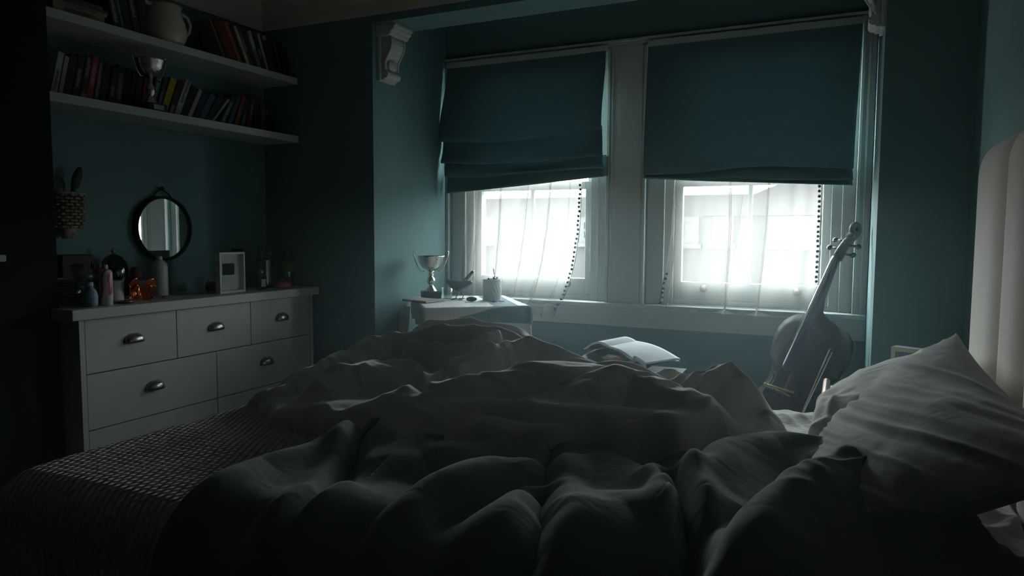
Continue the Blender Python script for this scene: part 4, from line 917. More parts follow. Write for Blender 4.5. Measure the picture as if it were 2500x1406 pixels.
# right end: scent bottle, pink jar, tumbler, tall green-capped bottle, smoked glass vase
pb = empty('perfume_bottle', (-2.815, 2.835, ZC_)); tag(pb, 'square amber perfume bottle with a silver cap right of the photo frame', 'perfume bottle')
MB().box(-0.014, 0.014, -0.028, 0.028, 0, 0.075).build('flask', clear_glass('amber_glass', (0.62, 0.52, 0.34), 0.15, 0.04), pb, bevel=0.004)
MB().box(0.0145, 0.0152, -0.016, 0.016, 0.016, 0.056).build('label', mat('tan_label', (0.38, 0.30, 0.18), 0.7), pb)
MB().lathe([(0.0, 0.0755), (0.009, 0.0755), (0.009, 0.086), (0.011, 0.087), (0.011, 0.104), (0.0, 0.106)], 20).build('cap', M['steel'], pb)
o = MB().lathe([(0.0, 0), (0.042, 0), (0.046, 0.006), (0.044, 0.026), (0.020, 0.036), (0.0, 0.038)], 28).build('pink_pot', M['pink'], None); o.location = (-2.810, 2.985, ZC_); tag(o, 'low round pink pot near the right end of the chest', 'pot')
MB().lathe([(0.0, 0.038), (0.010, 0.0375), (0.009, 0.048), (0.0, 0.050)], 16).build('knob', M['pink'], o)
tb = empty('ribbed_tumbler', (-2.915, 2.965, ZC_)); tag(tb, 'ribbed glass tumbler with dried flowers behind the pink pot', 'tumbler')
pr = [(0.0, 0), (0.046, 0)]
for k in range(12): pr += [(0.049, 0.008+k*0.0125), (0.052, 0.014+k*0.0125)]
pr += [(0.050, 0.162), (0.047, 0.162), (0.043, 0.008), (0.0, 0.008)]
MB().lathe(pr, 32).build('body', M['glassjar'], tb)
rnd = random.Random(2)
for k in range(4):
    a = k*1.6; st = MB().tube([(0, 0, 0.01), (0.020*math.cos(a), 0.020*math.sin(a), 0.13), (0.030*math.cos(a), 0.030*math.sin(a), 0.185+0.01*k)], 0.0015, 6).build('stem', M['wicker'], tb)
    MB().ball((0.030*math.cos(a), 0.030*math.sin(a), 0.192+0.01*k), (0.016, 0.016, 0.013), 10, 7).build('flower', mat('russet_petals', (0.26, 0.09, 0.05), 0.9), st)
gb_ = empty('tall_bottle', (-2.870, 3.095, ZC_)); tag(gb_, 'tall clear bottle with a green cap and label in the corner', 'bottle')
MB().lathe([(0.0, 0), (0.031, 0), (0.034, 0.006), (0.034, 0.15), (0.030, 0.175), (0.014, 0.215), (0.012, 0.235), (0.0, 0.235)], 28).build('body', M['glassjar'], gb_)
MB().lathe([(0.0, 0.2355), (0.0135, 0.2355), (0.0135, 0.255), (0.0, 0.256)], 20).build('cap', mat('green_cap', (0.10, 0.28, 0.08), 0.5), gb_)
MB().lathe([(0.0345, 0.085), (0.0350, 0.085), (0.0350, 0.150), (0.0345, 0.150)], 28).build('label', mat('olive_label', (0.14, 0.20, 0.08), 0.7), gb_)
vs_ = empty('dark_vase', (-3.010, 2.860, ZC_)); tag(vs_, 'smoky glass vase standing against the wall behind the perfume bottle', 'vase')
MB().lathe([(0.0, 0), (0.036, 0), (0.040, 0.03), (0.034, 0.11), (0.022, 0.17), (0.028, 0.205), (0.034, 0.215), (0.030, 0.213), (0.019, 0.170), (0.031, 0.108), (0.036, 0.03), (0.0, 0.006)], 30).build('body', clear_glass('smoky_glass', (0.35, 0.40, 0.42), 0.14, 0.04), vs_)
o = MB().lathe([(0.0, 0), (0.030, 0), (0.036, 0.012), (0.034, 0.040), (0.022, 0.052), (0.0, 0.054)], 24).build('dark_pouch', mat('dark_velvet', (0.035, 0.022, 0.020), 0.95, sheen=0.4), None); o.location = (-2.960, 2.640, ZC_); tag(o, 'small dark pouch behind the photo frame', 'pouch')
MB().tube([(0.020*math.cos(2*PI*k/20), 0.020*math.sin(2*PI*k/20), 0.052) for k in range(20)], 0.003, 6, closed=True).build('drawstring', M['wicker'], o)

# ------------------------------------------------------------------ shelves: jug, silver cup, books
jg = empty('jug', (-2.942, 2.385, ZS1), (0, 0, 0.0)); tag(jg, 'cream stoneware jug with a loop handle on the upper shelf', 'jug')
MB().lathe([(0.0, 0), (0.072, 0), (0.080, 0.006), (0.096, 0.045), (0.099, 0.075), (0.090, 0.115), (0.076, 0.150), (0.074, 0.172), (0.080, 0.186), (0.076, 0.187), (0.070, 0.172), (0.072, 0.150), (0.086, 0.114), (0.094, 0.075), (0.090, 0.045), (0.0, 0.010)], 40).build('body', M['porc'], jg)
MB().tube([(0, 0.074, 0.160), (0, 0.104, 0.176), (0, 0.134, 0.166), (0, 0.148, 0.134), (0, 0.138, 0.098), (0, 0.112, 0.070), (0, 0.094, 0.058)], [0.009, 0.009, 0.008, 0.008, 0.008, 0.008, 0.010], 12).build('handle', M['porc'], jg)
MB().prism([(-0.018, -0.074), (0.018, -0.074), (0.006, -0.102), (-0.006, -0.102)], 0.168, 0.187, 'z').build('spout', M['porc'], jg, bevel=0.004)

def silver_cup(name, loc, label, s=1.0, rz=0.0, plate=True, tall=1.0):
    r = empty(name, loc, (0, 0, rz)); tag(r, label, 'trophy', 'silver trophy cups')
    k = s
    MB().box(-0.048*k, 0.048*k, -0.048*k, 0.048*k, 0, 0.034*k).build('plinth', M['black'], r, bevel=0.002)
    if plate: MB().box(0.0485*k, 0.0495*k, -0.024*k, 0.030*k, 0.006*k, 0.028*k).build('name_plate', M['steel'], r)
    z = 0.034*k
    MB().lathe([(0.0, z), (0.032*k, z), (0.030*k, z+0.004), (0.024*k, z+0.014*tall), (0.015*k, z+0.026*tall), (0.011*k, z+0.034*tall), (0.020*k, z+0.044*tall), (0.024*k, z+0.056*tall), (0.018*k, z+0.070*tall), (0.010*k, z+0.078*tall), (0.015*k, z+0.088*tall), (0.010*k, z+0.098*tall), (0.016*k, z+0.108*tall), (0.0, z+0.109*tall)], 28).build('stem', M['silver'], r)
    b0 = z+0.108*tall
    bw = MB().lathe([(0.0, b0), (0.020*k, b0+0.002), (0.045*k, b0+0.016*k), (0.060*k, b0+0.040*k), (0.068*k, b0+0.072*k), (0.074*k, b0+0.078*k), (0.071*k, b0+0.078*k), (0.064*k, b0+0.070*k), (0.056*k, b0+0.042*k), (0.040*k, b0+0.020*k), (0.0, b0+0.008)], 44).build('bowl', M['silver'], r)
    for sgn in (-1, 1):
        MB().tube([(0, sgn*0.034*k, b0+0.000*k), (0, sgn*0.050*k, b0-0.004*k), (0, sgn*0.066*k, b0+0.018*k), (0, sgn*0.078*k, b0+0.045*k), (0, sgn*0.088*k, b0+0.075*k), (0, sgn*0.092*k, b0+0.098*k), (0, sgn*0.084*k, b0+0.106*k), (0, sgn*0.079*k, b0+0.094*k)], 0.0032*k, 8).build('handle', M['silver'], r)
    return r
silver_cup('silver_cup', (-2.893, 2.262, ZS2+0.0003), 'large hammered silver trophy cup on the lower shelf, among the books', 0.98, 0.0, True, 1.12)

def book_mat(col):
    key = 'bk%.2f%.2f%.2f' % col
    if key not in M: M[key] = mat('book_cloth_%d' % len(M), col, 0.6, var=0.12, scale=25)
    return M[key]
M['pages'] = mat('book_pages', (0.46, 0.43, 0.36), 0.9, var=0.15, scale=60)
M['ink'] = mat('pale_print', (0.42, 0.42, 0.40), 0.6); M['inkd'] = mat('dark_print', (0.02, 0.02, 0.025), 0.6)
def book(loc, th, h, dp, col, lean, label, group, band=None, flat=False, rz=0.0, marks=None, tilt_dir=1):
    """spine faces +x. loc = bottom corner the book pivots on; lean about x"""
    r = empty('book', loc, (lean, 0, rz)); tag(r, label, 'book', group)
    sgn = 1
    m = book_mat(col)
    c = MB(); t = 0.0022
    c.box(-dp, 0, -th/2, -th/2+t, 0, h); c.box(-dp, 0, th/2-t, th/2, 0, h); c.box(-t, 0.0006, -th/2+t, th/2-t, 0, h)
    c.build('cover', m, r)
    MB().box(-dp+0.004, -t-0.0004, -th/2+t+0.0002, th/2-t-0.0002, 0.003, h-0.004).build('pages', M['pages'], r)
    if marks:
        mk, z0, z1 = marks; b = MB(); rr = random.Random(int(th*1e5+h*1e4)); z = z0*h
        while z < z1*h:                                     # a line of title lettering running up the spine
            q = rr.uniform(0.003, 0.006); b.box(0.0007, 0.0011, -th*0.24, th*0.24 if rr.random() < .7 else th*0.05, z, z+q*0.75); z += q*1.25
        b.build('spine_title', M['ink'] if mk == 'l' else M['inkd'], r)
    if band:
        MB().box(0.0007, 0.0012, -th/2, th/2, h*band[0], h*band[1]).build('spine_band', book_mat(band[2]), r)
    return r
XB = SX-0.020; XBL = SX-0.112                                               # spines stand a little behind the shelf edge
rb = random.Random(11)
names = {}
def uniq(s):
    names[s] = names.get(s, 0)+1
    if names[s] > 1: raise ValueError(s)
    return s
# lower shelf: (thickness, height, depth, colour, lean, words, marks, band)
DK = (0.018, 0.020, 0.024)
low = [
 (0.020, .205, .13, (0.10, 0.16, 0.24), .15, 'blue and red spined paperback, first on the lower shelf beside the chimney', None, (0.0, 0.5, (0.30, 0.05, 0.04))),
 (0.026, .190, .13, DK, .15, 'black paperback second from the chimney on the lower shelf', None, None),
 (0.019, .192, .13, (0.44, 0.46, 0.44), .16, 'pale grey paperback, third from the chimney on the lower shelf', ('d', .15, .6), None),
 (0.013, .180, .13, (0.40, 0.39, 0.33), .16, 'thin cream paperback right of the pale grey one, lower shelf', None, None),
 (0.024, .188, .14, (0.035, 0.020, 0.018), .16, 'very dark brown book just right of the thin cream paperback', None, None),
 (0.022, .196, .13, DK, .14, 'black book with small white lettering, second left of the dark red one', ('l', .30, .70), None),
 (0.020, .200, .13, (0.02, 0.022, 0.03), .14, 'black book with bold pale title left of the red book', ('l', .55, .95), (0.02, 0.18, (0.26, 0.28, 0.32))),
 (0.019, .208, .13, (0.36, 0.030, 0.028), .15, 'dark red book with a pale title, left of the silver cup', ('l', .38, .78), None),
 (0.019, .200, .13, (0.015, 0.018, 0.030), .14, 'navy book with white lettering, right after the dark red one', ('l', .10, .90), None),
 (0.024, .190, .13, DK, .13, 'thick black book two to the right of the dark red one', None, None),
 (0.020, .175, .12, (0.03, 0.03, 0.035), .13, 'black book with a short grey title, left of the violet grey one', ('l', .25, .5), None),
 (0.024, .192, .13, (0.055, 0.055, 0.075), .12, 'dull violet grey book between the dark red book and the silver cup', ('l', .2, .8), None),
 (0.022, .185, .13, (0.022, 0.020, 0.020), .12, 'plain black book right of the dull violet grey one, lower shelf', None, None),
 (0.018, .185, .13, (0.020, 0.022, 0.026), .16, 'black paperback with a plain spine, second to the left of the bright red thin book', None, None),
 (0.020, .178, .13, (0.016, 0.017, 0.020), .15, 'short black book touching the left of the bright red thin book', None, None),
 (0.017, .182, .12, (0.26, 0.035, 0.025), .13, 'bright red thin book by the silver cup stem, left of the yellow one', None, None),
 (0.015, .178, .12, (0.10, 0.10, 0.10), .14, 'grey thin book between the red one and the blue ones', ('l', .3, .8), None),
 (0.022, .200, .13, (0.04, 0.10, 0.14), .20, 'dark blue book with a light blue title, left of the yellow one', ('l', .15, .75), None),
 (0.016, .190, .13, (0.022, 0.030, 0.050), .22, 'thin navy book touching the yellow one', ('l', .2, .6), None),
 (0.025, .196, .13, (0.42, 0.33, 0.03), .26, 'mustard yellow book right of the silver cup', None, (0.0, 0.18, (0.34, 0.20, 0.03))),
 (0.022, .188, .13, (0.055, 0.022, 0.020), .27, 'dark maroon book between the yellow and the white one', ('l', .1, .3), None),
 (0.022, .205, .14, (0.52, 0.54, 0.54), .29, 'white book with bold dark spine lettering on the lower shelf', ('d', .40, .97), (0.02, 0.22, (0.28, 0.38, 0.42))),
 (0.026, .185, .13, DK, .31, 'black book between the two white spined books', None, None),
 (0.016, .178, .13, (0.42, 0.42, 0.43), .34, 'plain light grey thin book, right of the white lettered one', None, None),
 (0.026, .172, .13, (0.025, 0.025, 0.030), .36, 'black book right of the plain light grey one', None, None),
 (0.024, .170, .13, (0.05, 0.11, 0.16), .38, 'dull blue book leaning steeply in the middle right of the lower shelf', None, None),
 (0.022, .180, .13, (0.020, 0.018, 0.018), .42, 'black book leaning steeply after the dull blue one', None, None),
 (0.010, .190, .12, (0.32, 0.34, 0.34), .50, 'thin pale booklet leaning most steeply on the lower shelf', None, None),
 (0.024, .186, .13, (0.020, 0.030, 0.055), .38, 'navy book with white specks right of the thin pale booklet', ('l', .1, .8), None),
 (0.018, .190, .13, (0.06, 0.12, 0.15), .32, 'teal blue slim book right of the speckled navy one', None, None),
 (0.019, .186, .13, (0.30, 0.085, 0.025), .27, 'rust orange book with yellow title marks, lower shelf right', ('l', .35, .5), None),
 (0.024, .180, .13, (0.035, 0.045, 0.055), .22, 'slate book with a pale blue patch right of the rust one', ('l', .2, .45), None),
 (0.020, .186, .13, (0.24, 0.050, 0.030), .18, 'brick red book second red from the right, lower shelf', ('l', .45, .8), None),
 (0.024, .180, .13, (0.045, 0.040, 0.045), .10, 'charcoal book right of the brick red one', None, None),
 (0.024, .180, .13, (0.090, 0.10, 0.105), .02, 'upright grey book near the right end of the lower shelf', None, None),
 (0.018, .172, .13, (0.040, 0.020, 0.024), .01, 'upright dark book with a thin pink line, lower shelf right end', ('l', .6, .8), None),
 (0.024, .165, .13, (0.020, 0.022, 0.028), .0, 'last upright black book on the lower shelf by the wall', None, None),
]
def lay(books, y0, y1, zs, x, sign, group):
    """rows of leaning books, each resting against its neighbour; the row is spread to fill y0..y1"""
    def run(k, put):
        y = y0; prev = None
        for (th, h, dp, col, lean, words, marks, band) in books:
            th = th*k; wd = th/math.cos(lean)
            if prev is not None:
                L0, h0 = prev
                if sign > 0 and L0 > lean: y += h0*math.sin(L0) - h0*math.cos(L0)*math.tan(lean)
                if sign < 0 and lean > L0: y += h*math.sin(lean) - h*math.cos(lean)*math.tan(L0)
            if put:
                base = math.sin(lean)*th/2
                book((x - rb.uniform(0.0, 0.010), y+wd/2+ (0 if True else 0), zs+base+0.0003), th-0.0012, h, dp, col, -sign*lean, uniq(words), group, band, marks=marks)
            y += wd+0.0006; prev = (lean, h)
        return y
    lo, hi = 0.3, 1.6
    for _ in range(30):
        k = (lo+hi)/2
        if run(k, False) > y1: hi = k
        else: lo = k
    run(lo, True)
# sign +1: tops lean towards +y (right)
low = [(a, b, c, d, e*1.4, f, g, h) for (a, b, c, d, e, f, g, h) in low]
lay(low, CH1+0.016, Y1-0.075, ZS2, XBL, +1, 'books on the lower shelf')
up = [
 (0.022, .215, .14, DK, .30, 'black book leaning on the upper shelf just left of the jug', None, None),
]
upl = [
 (0.026, .235, .14, (0.030, 0.030, 0.034), .20, 'tall black book standing left of the jug group, first of the row', ('l', .1, .5), None),
 (0.012, .235, .14, (0.10, 0.14, 0.15), .20, 'thin grey blue booklet between tall black books', None, None),
 (0.026, .230, .14, DK, .20, 'tall plain black book right of the thin booklet', None, None),
 (0.026, .235, .14, (0.020, 0.020, 0.022), .20, 'tall black book with big white spine lettering left of the jug', ('l', .28, .98), None),
 (0.024, .200, .14, (0.045, 0.024, 0.014), .18, 'dark brown book immediately left of the cream jug', None, None),
]
lay(upl, 2.075, 2.235, ZS1, XB, -1, 'books on the upper shelf')
upr = [
 (0.012, .190, .12, (0.15, 0.11, 0.07), .40, 'thin tan booklet first right of the jug handle', None, None),
 (0.022, .200, .13, (0.055, 0.022, 0.018), .42, 'dark maroon book second right of the jug', None, None),
 (0.028, .200, .13, (0.17, 0.035, 0.015), .42, 'deep red-brown book third right of the jug', None, None),
 (0.020, .202, .13, (0.24, 0.10, 0.035), .42, 'orange brown book leaning right of the jug', None, None),
 (0.020, .195, .13, (0.030, 0.018, 0.016), .40, 'black book between the orange and the white one', None, None),
 (0.015, .195, .13, (0.46, 0.48, 0.47), .40, 'slim white book, first pale spine on the upper shelf', None, (0.35, 0.55, (0.24, 0.32, 0.33))),
 (0.020, .178, .13, (0.12, 0.055, 0.045), .38, 'reddish brown book right of the slim white one', ('l', .4, .7), None),
 (0.016, .176, .13, (0.040, 0.030, 0.026), .36, 'dark slim book before the wide pale one', None, None),
 (0.019, .188, .13, (0.40, 0.42, 0.43), .34, 'pale grey book with a bluish lower half, upper shelf', None, (0.02, 0.50, (0.13, 0.19, 0.22))),
 (0.026, .180, .13, (0.022, 0.024, 0.030), .32, 'black thick book right of the pale grey one', ('l', .3, .55), None),
 (0.018, .190, .13, (0.42, 0.42, 0.40), .30, 'off-white book, third pale spine on the upper shelf', None, None),
 (0.024, .190, .13, (0.040, 0.030, 0.026), .28, 'dark book with a pale square label at its top', None, (0.86, 0.97, (0.42, 0.41, 0.37))),
 (0.024, .180, .13, (0.028, 0.026, 0.028), .25, 'black book right of the one with a pale square', ('l', .90, .94), None),
 (0.022, .175, .13, (0.050, 0.050, 0.052), .22, 'charcoal slim book near the right end of the upper shelf', None, None),
 (0.024, .165, .13, (0.022, 0.024, 0.028), .18, 'black book second from the right on the upper shelf', None, None),
 (0.024, .160, .13, (0.018, 0.018, 0.020), .14, 'last black book by the wall on the upper shelf', None, None),
]
upr = [(a, b, c, d, e*1.15, f, g, h) for (a, b, c, d, e, f, g, h) in upr]
lay(upr, 2.660, Y1-0.030, ZS1, XB, -1, 'books on the upper shelf')
# books lying flat at the left end of the upper shelf
flat = [((0.30, 0.25, 0.18), 0.030, 0.215, 'thick tan book lying at the bottom of the flat pile, upper shelf'),
        ((0.34, 0.27, 0.22), 0.014, 0.225, 'thin beige book lying second in the flat pile'),
        ((0.10, 0.06, 0.08), 0.012, 0.230, 'thin plum coloured book lying third in the flat pile'),
        ((0.05, 0.09, 0.11), 0.014, 0.205, 'thin dark teal book on top of the flat pile')]
z = ZS1
for k, (c, th, h, w) in enumerate(flat):
    r = book((XB-0.004*k, 1.812+0.004*k, z+th/2+0.0004), th, h, 0.16, c, 0, uniq(w), 'books on the upper shelf', marks=('d', .2, .8) if k < 2 else None)
    r.rotation_euler = (-PI/2, 0, 0)
    z += th+0.0006

# mantel shelf end and hearth at the chimney breast
o = empty('fireplace_surround', (CHX, 0.70, 0)); tag(o, 'white fireplace surround on the dark chimney breast at the left edge', 'fireplace')
MB().box(0.001, 0.215, -0.85, 0.758, 1.045, 1.069).build('mantel_shelf', M['white'], o, bevel=0.004)
MB().box(0.001, 0.165, -0.83, 0.720, 1.020, 1.045).build('mantel_moulding', M['white'], o, bevel=0.006)
MB().box(0.001, 0.10, 0.50, 0.66, 0.04, 1.018).build('pilaster', M['chim'], o, bevel=0.004)
MB().box(0.001, 0.10, -0.75, -0.59, 0.04, 1.018).build('pilaster', M['chim'], o, bevel=0.004)
MB().box(0.001, 0.08, -0.588, 0.498, 0.80, 1.018).build('frieze', M['chim'], o, bevel=0.004)
MB().box(0.001, 0.36, -0.85, 0.92, 0.001, 0.04).build('hearth', M['white'], o, bevel=0.006)

# ------------------------------------------------------------------ plaster corbels under the bay beam
def corbel(x, sx, label):
    r = empty('corbel', (x, 3.285, BM0)); tag(r, label, 'corbel', 'white plaster corbels under the bay beam')
    def P(pts): return [(sx*a, b) for a, b in pts] if sx > 0 else [(sx*a, b) for a, b in pts][::-1]
    MB().prism(P([(0.0005, -0.001), (0.128, -0.001), (0.128, -0.014), (0.118, -0.018), (0.116, -0.030), (0.100, -0.040), (0.096, -0.052), (0.080, -0.060), (0.0005, -0.060)]), -0.085, 0.088, 'y').build('abacus', M['white'], r, bevel=0.002)
    MB().box(min(0.0005*sx, 0.016*sx), max(0.0005*sx, 0.016*sx), -0.072, 0.075, -0.292, -0.060).build('back_plate', M['white'], r, bevel=0.002)
    S_ = [(0.016, -0.061), (0.074, -0.061), (0.083, -0.078), (0.084, -0.100), (0.077, -0.126), (0.062, -0.152), (0.047, -0.176), (0.039, -0.200), (0.040, -0.224), (0.032, -0.232), (0.016, -0.232)]
    MB().prism(P(S_), -0.054, 0.057, 'y', smooth=False).build('scroll', M['white'], r, bevel=0.004)
    pts = S_[1:9]
    for yy in (-0.058, 0.061): MB().tube([(sx*(a+0.002), yy, b) for a, b in pts], 0.006, 8).build('scroll_edge', M['white'], r)
    MB().prism(P([(0.016, -0.233), (0.034, -0.233), (0.050, -0.240), (0.060, -0.252), (0.060, -0.266), (0.050, -0.277), (0.034, -0.279), (0.034, -0.286), (0.016, -0.286)]), -0.060, 0.063, 'y').build('foot_scroll', M['white'], r, bevel=0.004)
    lf = MB(); lf.ball((sx*0.048, 0.002, -0.205), (0.012, 0.040, 0.030), 16, 10); lf.build('leaf', M['white'], r)
    return r
corbel(BX0, 1, 'white plaster scroll corbel at the left end of the bay beam')
corbel(BX1, -1, 'white plaster corbel at the right end of the bay, its foot showing')

# ------------------------------------------------------------------ small table in the bay
a_ = math.atan2(0.62, 0.78); TZ = 0.762
tl = empty('side_table', (-1.880, 3.430, 0), (0, 0, a_)); tag(tl, 'small square table in the bay corner under a draped cloth', 'table')
HX, HY = 0.268, 0.305
M['darkwood'] = mat('dark_stained_wood', (0.045, 0.025, 0.016), 0.4, var=0.2, stretch=(10, 1, 1))
MB().box(-HX, HX, -HY, HY, TZ-0.028, TZ).build('table_top', M['darkwood'], tl, bevel=0.004)
MB().box(-HX+0.03, HX-0.03, -HY+0.03, HY-0.03, TZ-0.10, TZ-0.0285).build('apron', M['darkwood'], tl)
for sx in (-1, 1):
    for sy in (-1, 1):
        MB().box(sx*(HX-0.05)-0.02, sx*(HX-0.05)+0.02, sy*(HY-0.05)-0.02, sy*(HY-0.05)+0.02, 0, TZ-0.1005).build('leg', M['darkwood'], tl, bevel=0.003)
M['cloth_w'] = fabric('white_table_linen', (0.66, 0.66, 0.64), wr=0.35, wrs=16, trans=0.10)
u = np.linspace(-HX-0.125, HX+0.115, 110); v = np.linspace(-HY-0.175, HY+0.05, 140); U, V = np.meshgrid(u, v, indexing='ij')
P, N, d = drape(U, V, (-HX-0.001, HX+0.001, -HY-0.001, HY+0.001), TZ+0.004, 0.010)
hang = np.clip((d-0.02)/0.10, 0, 1); P = P + N*(0.006+hang*(0.014*np.sin(U*23+1)+0.012*np.sin(V*21)) + 0.003*wrinkle(U, V, 91, 0.4, 5, 20))[..., None]
P[..., 2] -= hang*0.03*np.clip((V+HY)/(-0.12), 0, 1)*np.clip((U+0.1)/0.3, 0, 1)
s_ = (U+HX)/(2*HX); q = (-(V+HY))
lo = np.interp(s_, [-0.2, 0, 0.35, 0.6, 1.0, 1.2], [0.10, 0.085, 0.045, 0.012, -0.004, -0.01]); hi = np.interp(s_, [-0.2, 0, 0.5, 1.0, 1.2], [0.17, 0.145, 0.072, 0.078, 0.085])
sd1 = np.minimum(q-lo, hi-q); tx = (U-0.05*V+HX)/(2*HX); sd2 = np.minimum(np.minimum(tx-0.68, 0.93-tx)*2*HX, -q+0.004)
sdf = np.maximum(sd1, sd2)
mcl = M['cloth_w'].copy(); n = mcl.node_tree; at_ = n.nodes.new('ShaderNodeAttribute'); at_.attribute_name = 'stripe'
mr_ = n.nodes.new('ShaderNodeMapRange'); mr_.inputs['From Min'].default_value = -0.0015; mr_.inputs['From Max'].default_value = 0.0015; n.links.new(at_.outputs['Fac'], mr_.inputs['Value'])
mi_ = n.nodes.new('ShaderNodeMix'); mi_.data_type = 'RGBA'; mi_.inputs[7].default_value = (0.07, 0.13, 0.145, 1)
old = [l for l in n.links if l.to_node.type == 'BSDF_PRINCIPLED' and l.to_socket.name == 'Base Color'][0]; src_ = old.from_socket
n.links.new(src_, mi_.inputs[6]); n.links.new(mr_.outputs[0], mi_.inputs[0])
for nd in n.nodes:
    if nd.type == 'BSDF_PRINCIPLED': n.links.new(mi_.outputs[2], nd.inputs['Base Color'])
    if nd.type == 'BSDF_TRANSLUCENT': n.links.new(mi_.outputs[2], nd.inputs[0])
mcl.name = 'striped_table_linen'
tc_ = MB().grid(P).build('tablecloth', mcl, None, solid=0.0025); tc_.location = tl.location; tc_.rotation_euler = tl.rotation_euler
at_d = tc_.data.attributes.new('stripe', 'FLOAT', 'POINT'); at_d.data.foreach_set('value', sdf.reshape(-1).astype(np.float32))
tag(tc_, 'white tablecloth with broad teal stripes draped over the small square table', 'tablecloth')
CZ_ = TZ+0.0145
silver_cup('silver_cup', (-2.165, 3.500, CZ_), 'silver trophy cup standing on the small table beside the left window', 1.12, -0.9, False, 1.10)

# bird figurine
bd = empty('bird_figurine', (-1.985, 3.500, CZ_), (0, 0, 0.15)); bd.scale = (1.22, 1.22, 1.22); tag(bd, 'dark bird figurine with a raised tail beside the ribbed pot', 'figurine'); M['bird'] = mat('slate_ceramic', (0.035, 0.045, 0.055), 0.45, bump=0.1)
def skin(name, pts, rad, m, parent, edges=None, sub=2):
    me = bpy.data.meshes.new(name); ed = edges or [(i, i+1) for i in range(len(pts)-1)]; me.from_pydata(pts, ed, []); me.materials.append(m)
    o = bpy.data.objects.new(name, me); COL.objects.link(o); o.parent = parent
    md = o.modifiers.new('k', 'SKIN')
    for i, r in enumerate(rad): me.skin_vertices[0].data[i].radius = r if isinstance(r, (tuple, list)) else (r, r)
    me.skin_vertices[0].data[0].use_root = True
    sb = o.modifiers.new('u', 'SUBSURF'); sb.levels = sub; sb.render_levels = sub; return o
skin('body', [(-0.058, 0, 0.082), (-0.045, 0, 0.081), (-0.022, 0, 0.070), (0.004, 0, 0.058), (0.036, 0, 0.066), (0.072, 0, 0.084)], [0.004, 0.015, 0.023, 0.034, 0.022, 0.006], M['bird'], bd)
skin('tail', [(0.022, 0.006, 0.075), (0.050, 0.006, 0.106), (0.076, 0.006, 0.135)], [(0.009, 0.010), (0.010, 0.008), (0.010, 0.007)], M['bird'], bd)
for yy in (-0.012, 0.012):
    f = MB().tube([(0.006, yy, 0.040), (0.012+yy, yy, 0.018), (0.006+yy, yy, 0.004)], 0.0024, 6); f.tube([(0.006+yy, yy, 0.003), (-0.012+yy, yy, 0.002)], 0.0018, 6); f.tube([(0.006+yy, yy, 0.003), (0.014+yy, yy+0.008, 0.002)], 0.0018, 6); f.build('foot', M['bird'], bd)
MB().prism([(-0.028, -0.018), (0.030, -0.022), (0.032, 0.020), (-0.026, 0.022)], 0, 0.0015, 'z').build('base', M['bird'], bd)

# ribbed white pot with an incense stick
pt = empty('ribbed_pot', (-1.785, 3.535, CZ_)); tag(pt, 'white ribbed pot with a thin stick rising from it, on the small table', 'pot')
seg = 96; prof = [(0.046, 0.0), (0.0525, 0.004), (0.0530, 0.060), (0.0515, 0.114), (0.048, 0.120), (0.0455, 0.118), (0.045, 0.012), (0.0, 0.010)]
A = np.zeros((len(prof), seg, 3))
M['potm'] = fabric('chalky_ribbed_ceramic', (0.66, 0.66, 0.64), weave=90, bump=0.2)
mb = MB(); lv = np.linspace(0, 0.118, 40); A = np.zeros((44, seg, 3))
for i in range(44):
    z = min(i, 39)/39*0.118; r0 = 0.0525-0.0015*(z/0.118)
    for k in range(seg):
        a = 2*PI*k/seg; r = r0 + (0.0016*math.sin(16*a + z*120)*math.sin(PI*min(1, z/0.118+0.02)) if i < 40 else 0)
        if i >= 40: r = [0.048, 0.046, 0.0455, 0.045][i-40]; z = [0.1195, 0.117, 0.06, 0.01][i-40]
        A[i, k] = (r*math.cos(a), r*math.sin(a), z)
mb.grid(A, closed_u=True); mb.build('body', M['potm'], pt)
MB().lathe([(0.0, 0.0), (0.0520, 0.0), (0.045, 0.010), (0.0, 0.0101)], 40).build('base', M['potm'], pt)
MB().tube([(0.018, 0, 0.012), (0.020, 0, 0.12), (0.008, 0, 0.178)], 0.0022, 8).build('stick', M['blackm'], pt)
cd_ = MB(); cd_.lathe([(0.0, 0.095), (0.013, 0.095), (0.013, 0.124), (0.0, 0.124)], 14, cx=0.020); cd_.ball((0.010, 0.0, 0.127), 0.005); cd_.ball((0.031, 0.002, 0.128), 0.005); cd_.build('holder', M['bird'], pt)
MB().ball((-0.020, 0.0, 0.118), (0.007, 0.007, 0.008)).build('bead', M['bird'], pt)

o = MB().ball((0, 0, 0.014), (0.030, 0.020, 0.014), 20, 12).build('earbud_case', M['black'], None); o.location = (-1.845, 3.405, CZ_); o.rotation_euler = (0, 0, 0.5); tag(o, 'small rounded black case lying in front of the ribbed pot', 'case')
MB().tube([(0.0302*math.cos(2*PI*k/30), 0.0202*math.sin(2*PI*k/30), 0.016) for k in range(30)], 0.0006, 4, closed=True).build('lid_line', M['blackm'], o)
nb = empty('notebook', (-2.085, 3.290, CZ_), (0, 0, -0.30+a_-0.65)); tag(nb, 'thin dark-backed notebook lying at the left front edge of the small table', 'notebook')
MB().box(-0.10, 0.10, -0.068, 0.068, 0.0, 0.002).build('back_cover', M['blackm'], nb); MB().box(-0.099, 0.098, -0.067, 0.066, 0.0022, 0.010).build('pages', M['paper'], nb); MB().box(-0.10, 0.10, -0.068, 0.068, 0.0102, 0.012).build('front_cover', mat('faded_beige_cover', (0.36, 0.32, 0.28), 0.7), nb)
tr = empty('glass_tumbler', (-2.070, 3.520, CZ_)); tag(tr, 'low clear glass tumbler between the silver cup and the bird', 'tumbler')
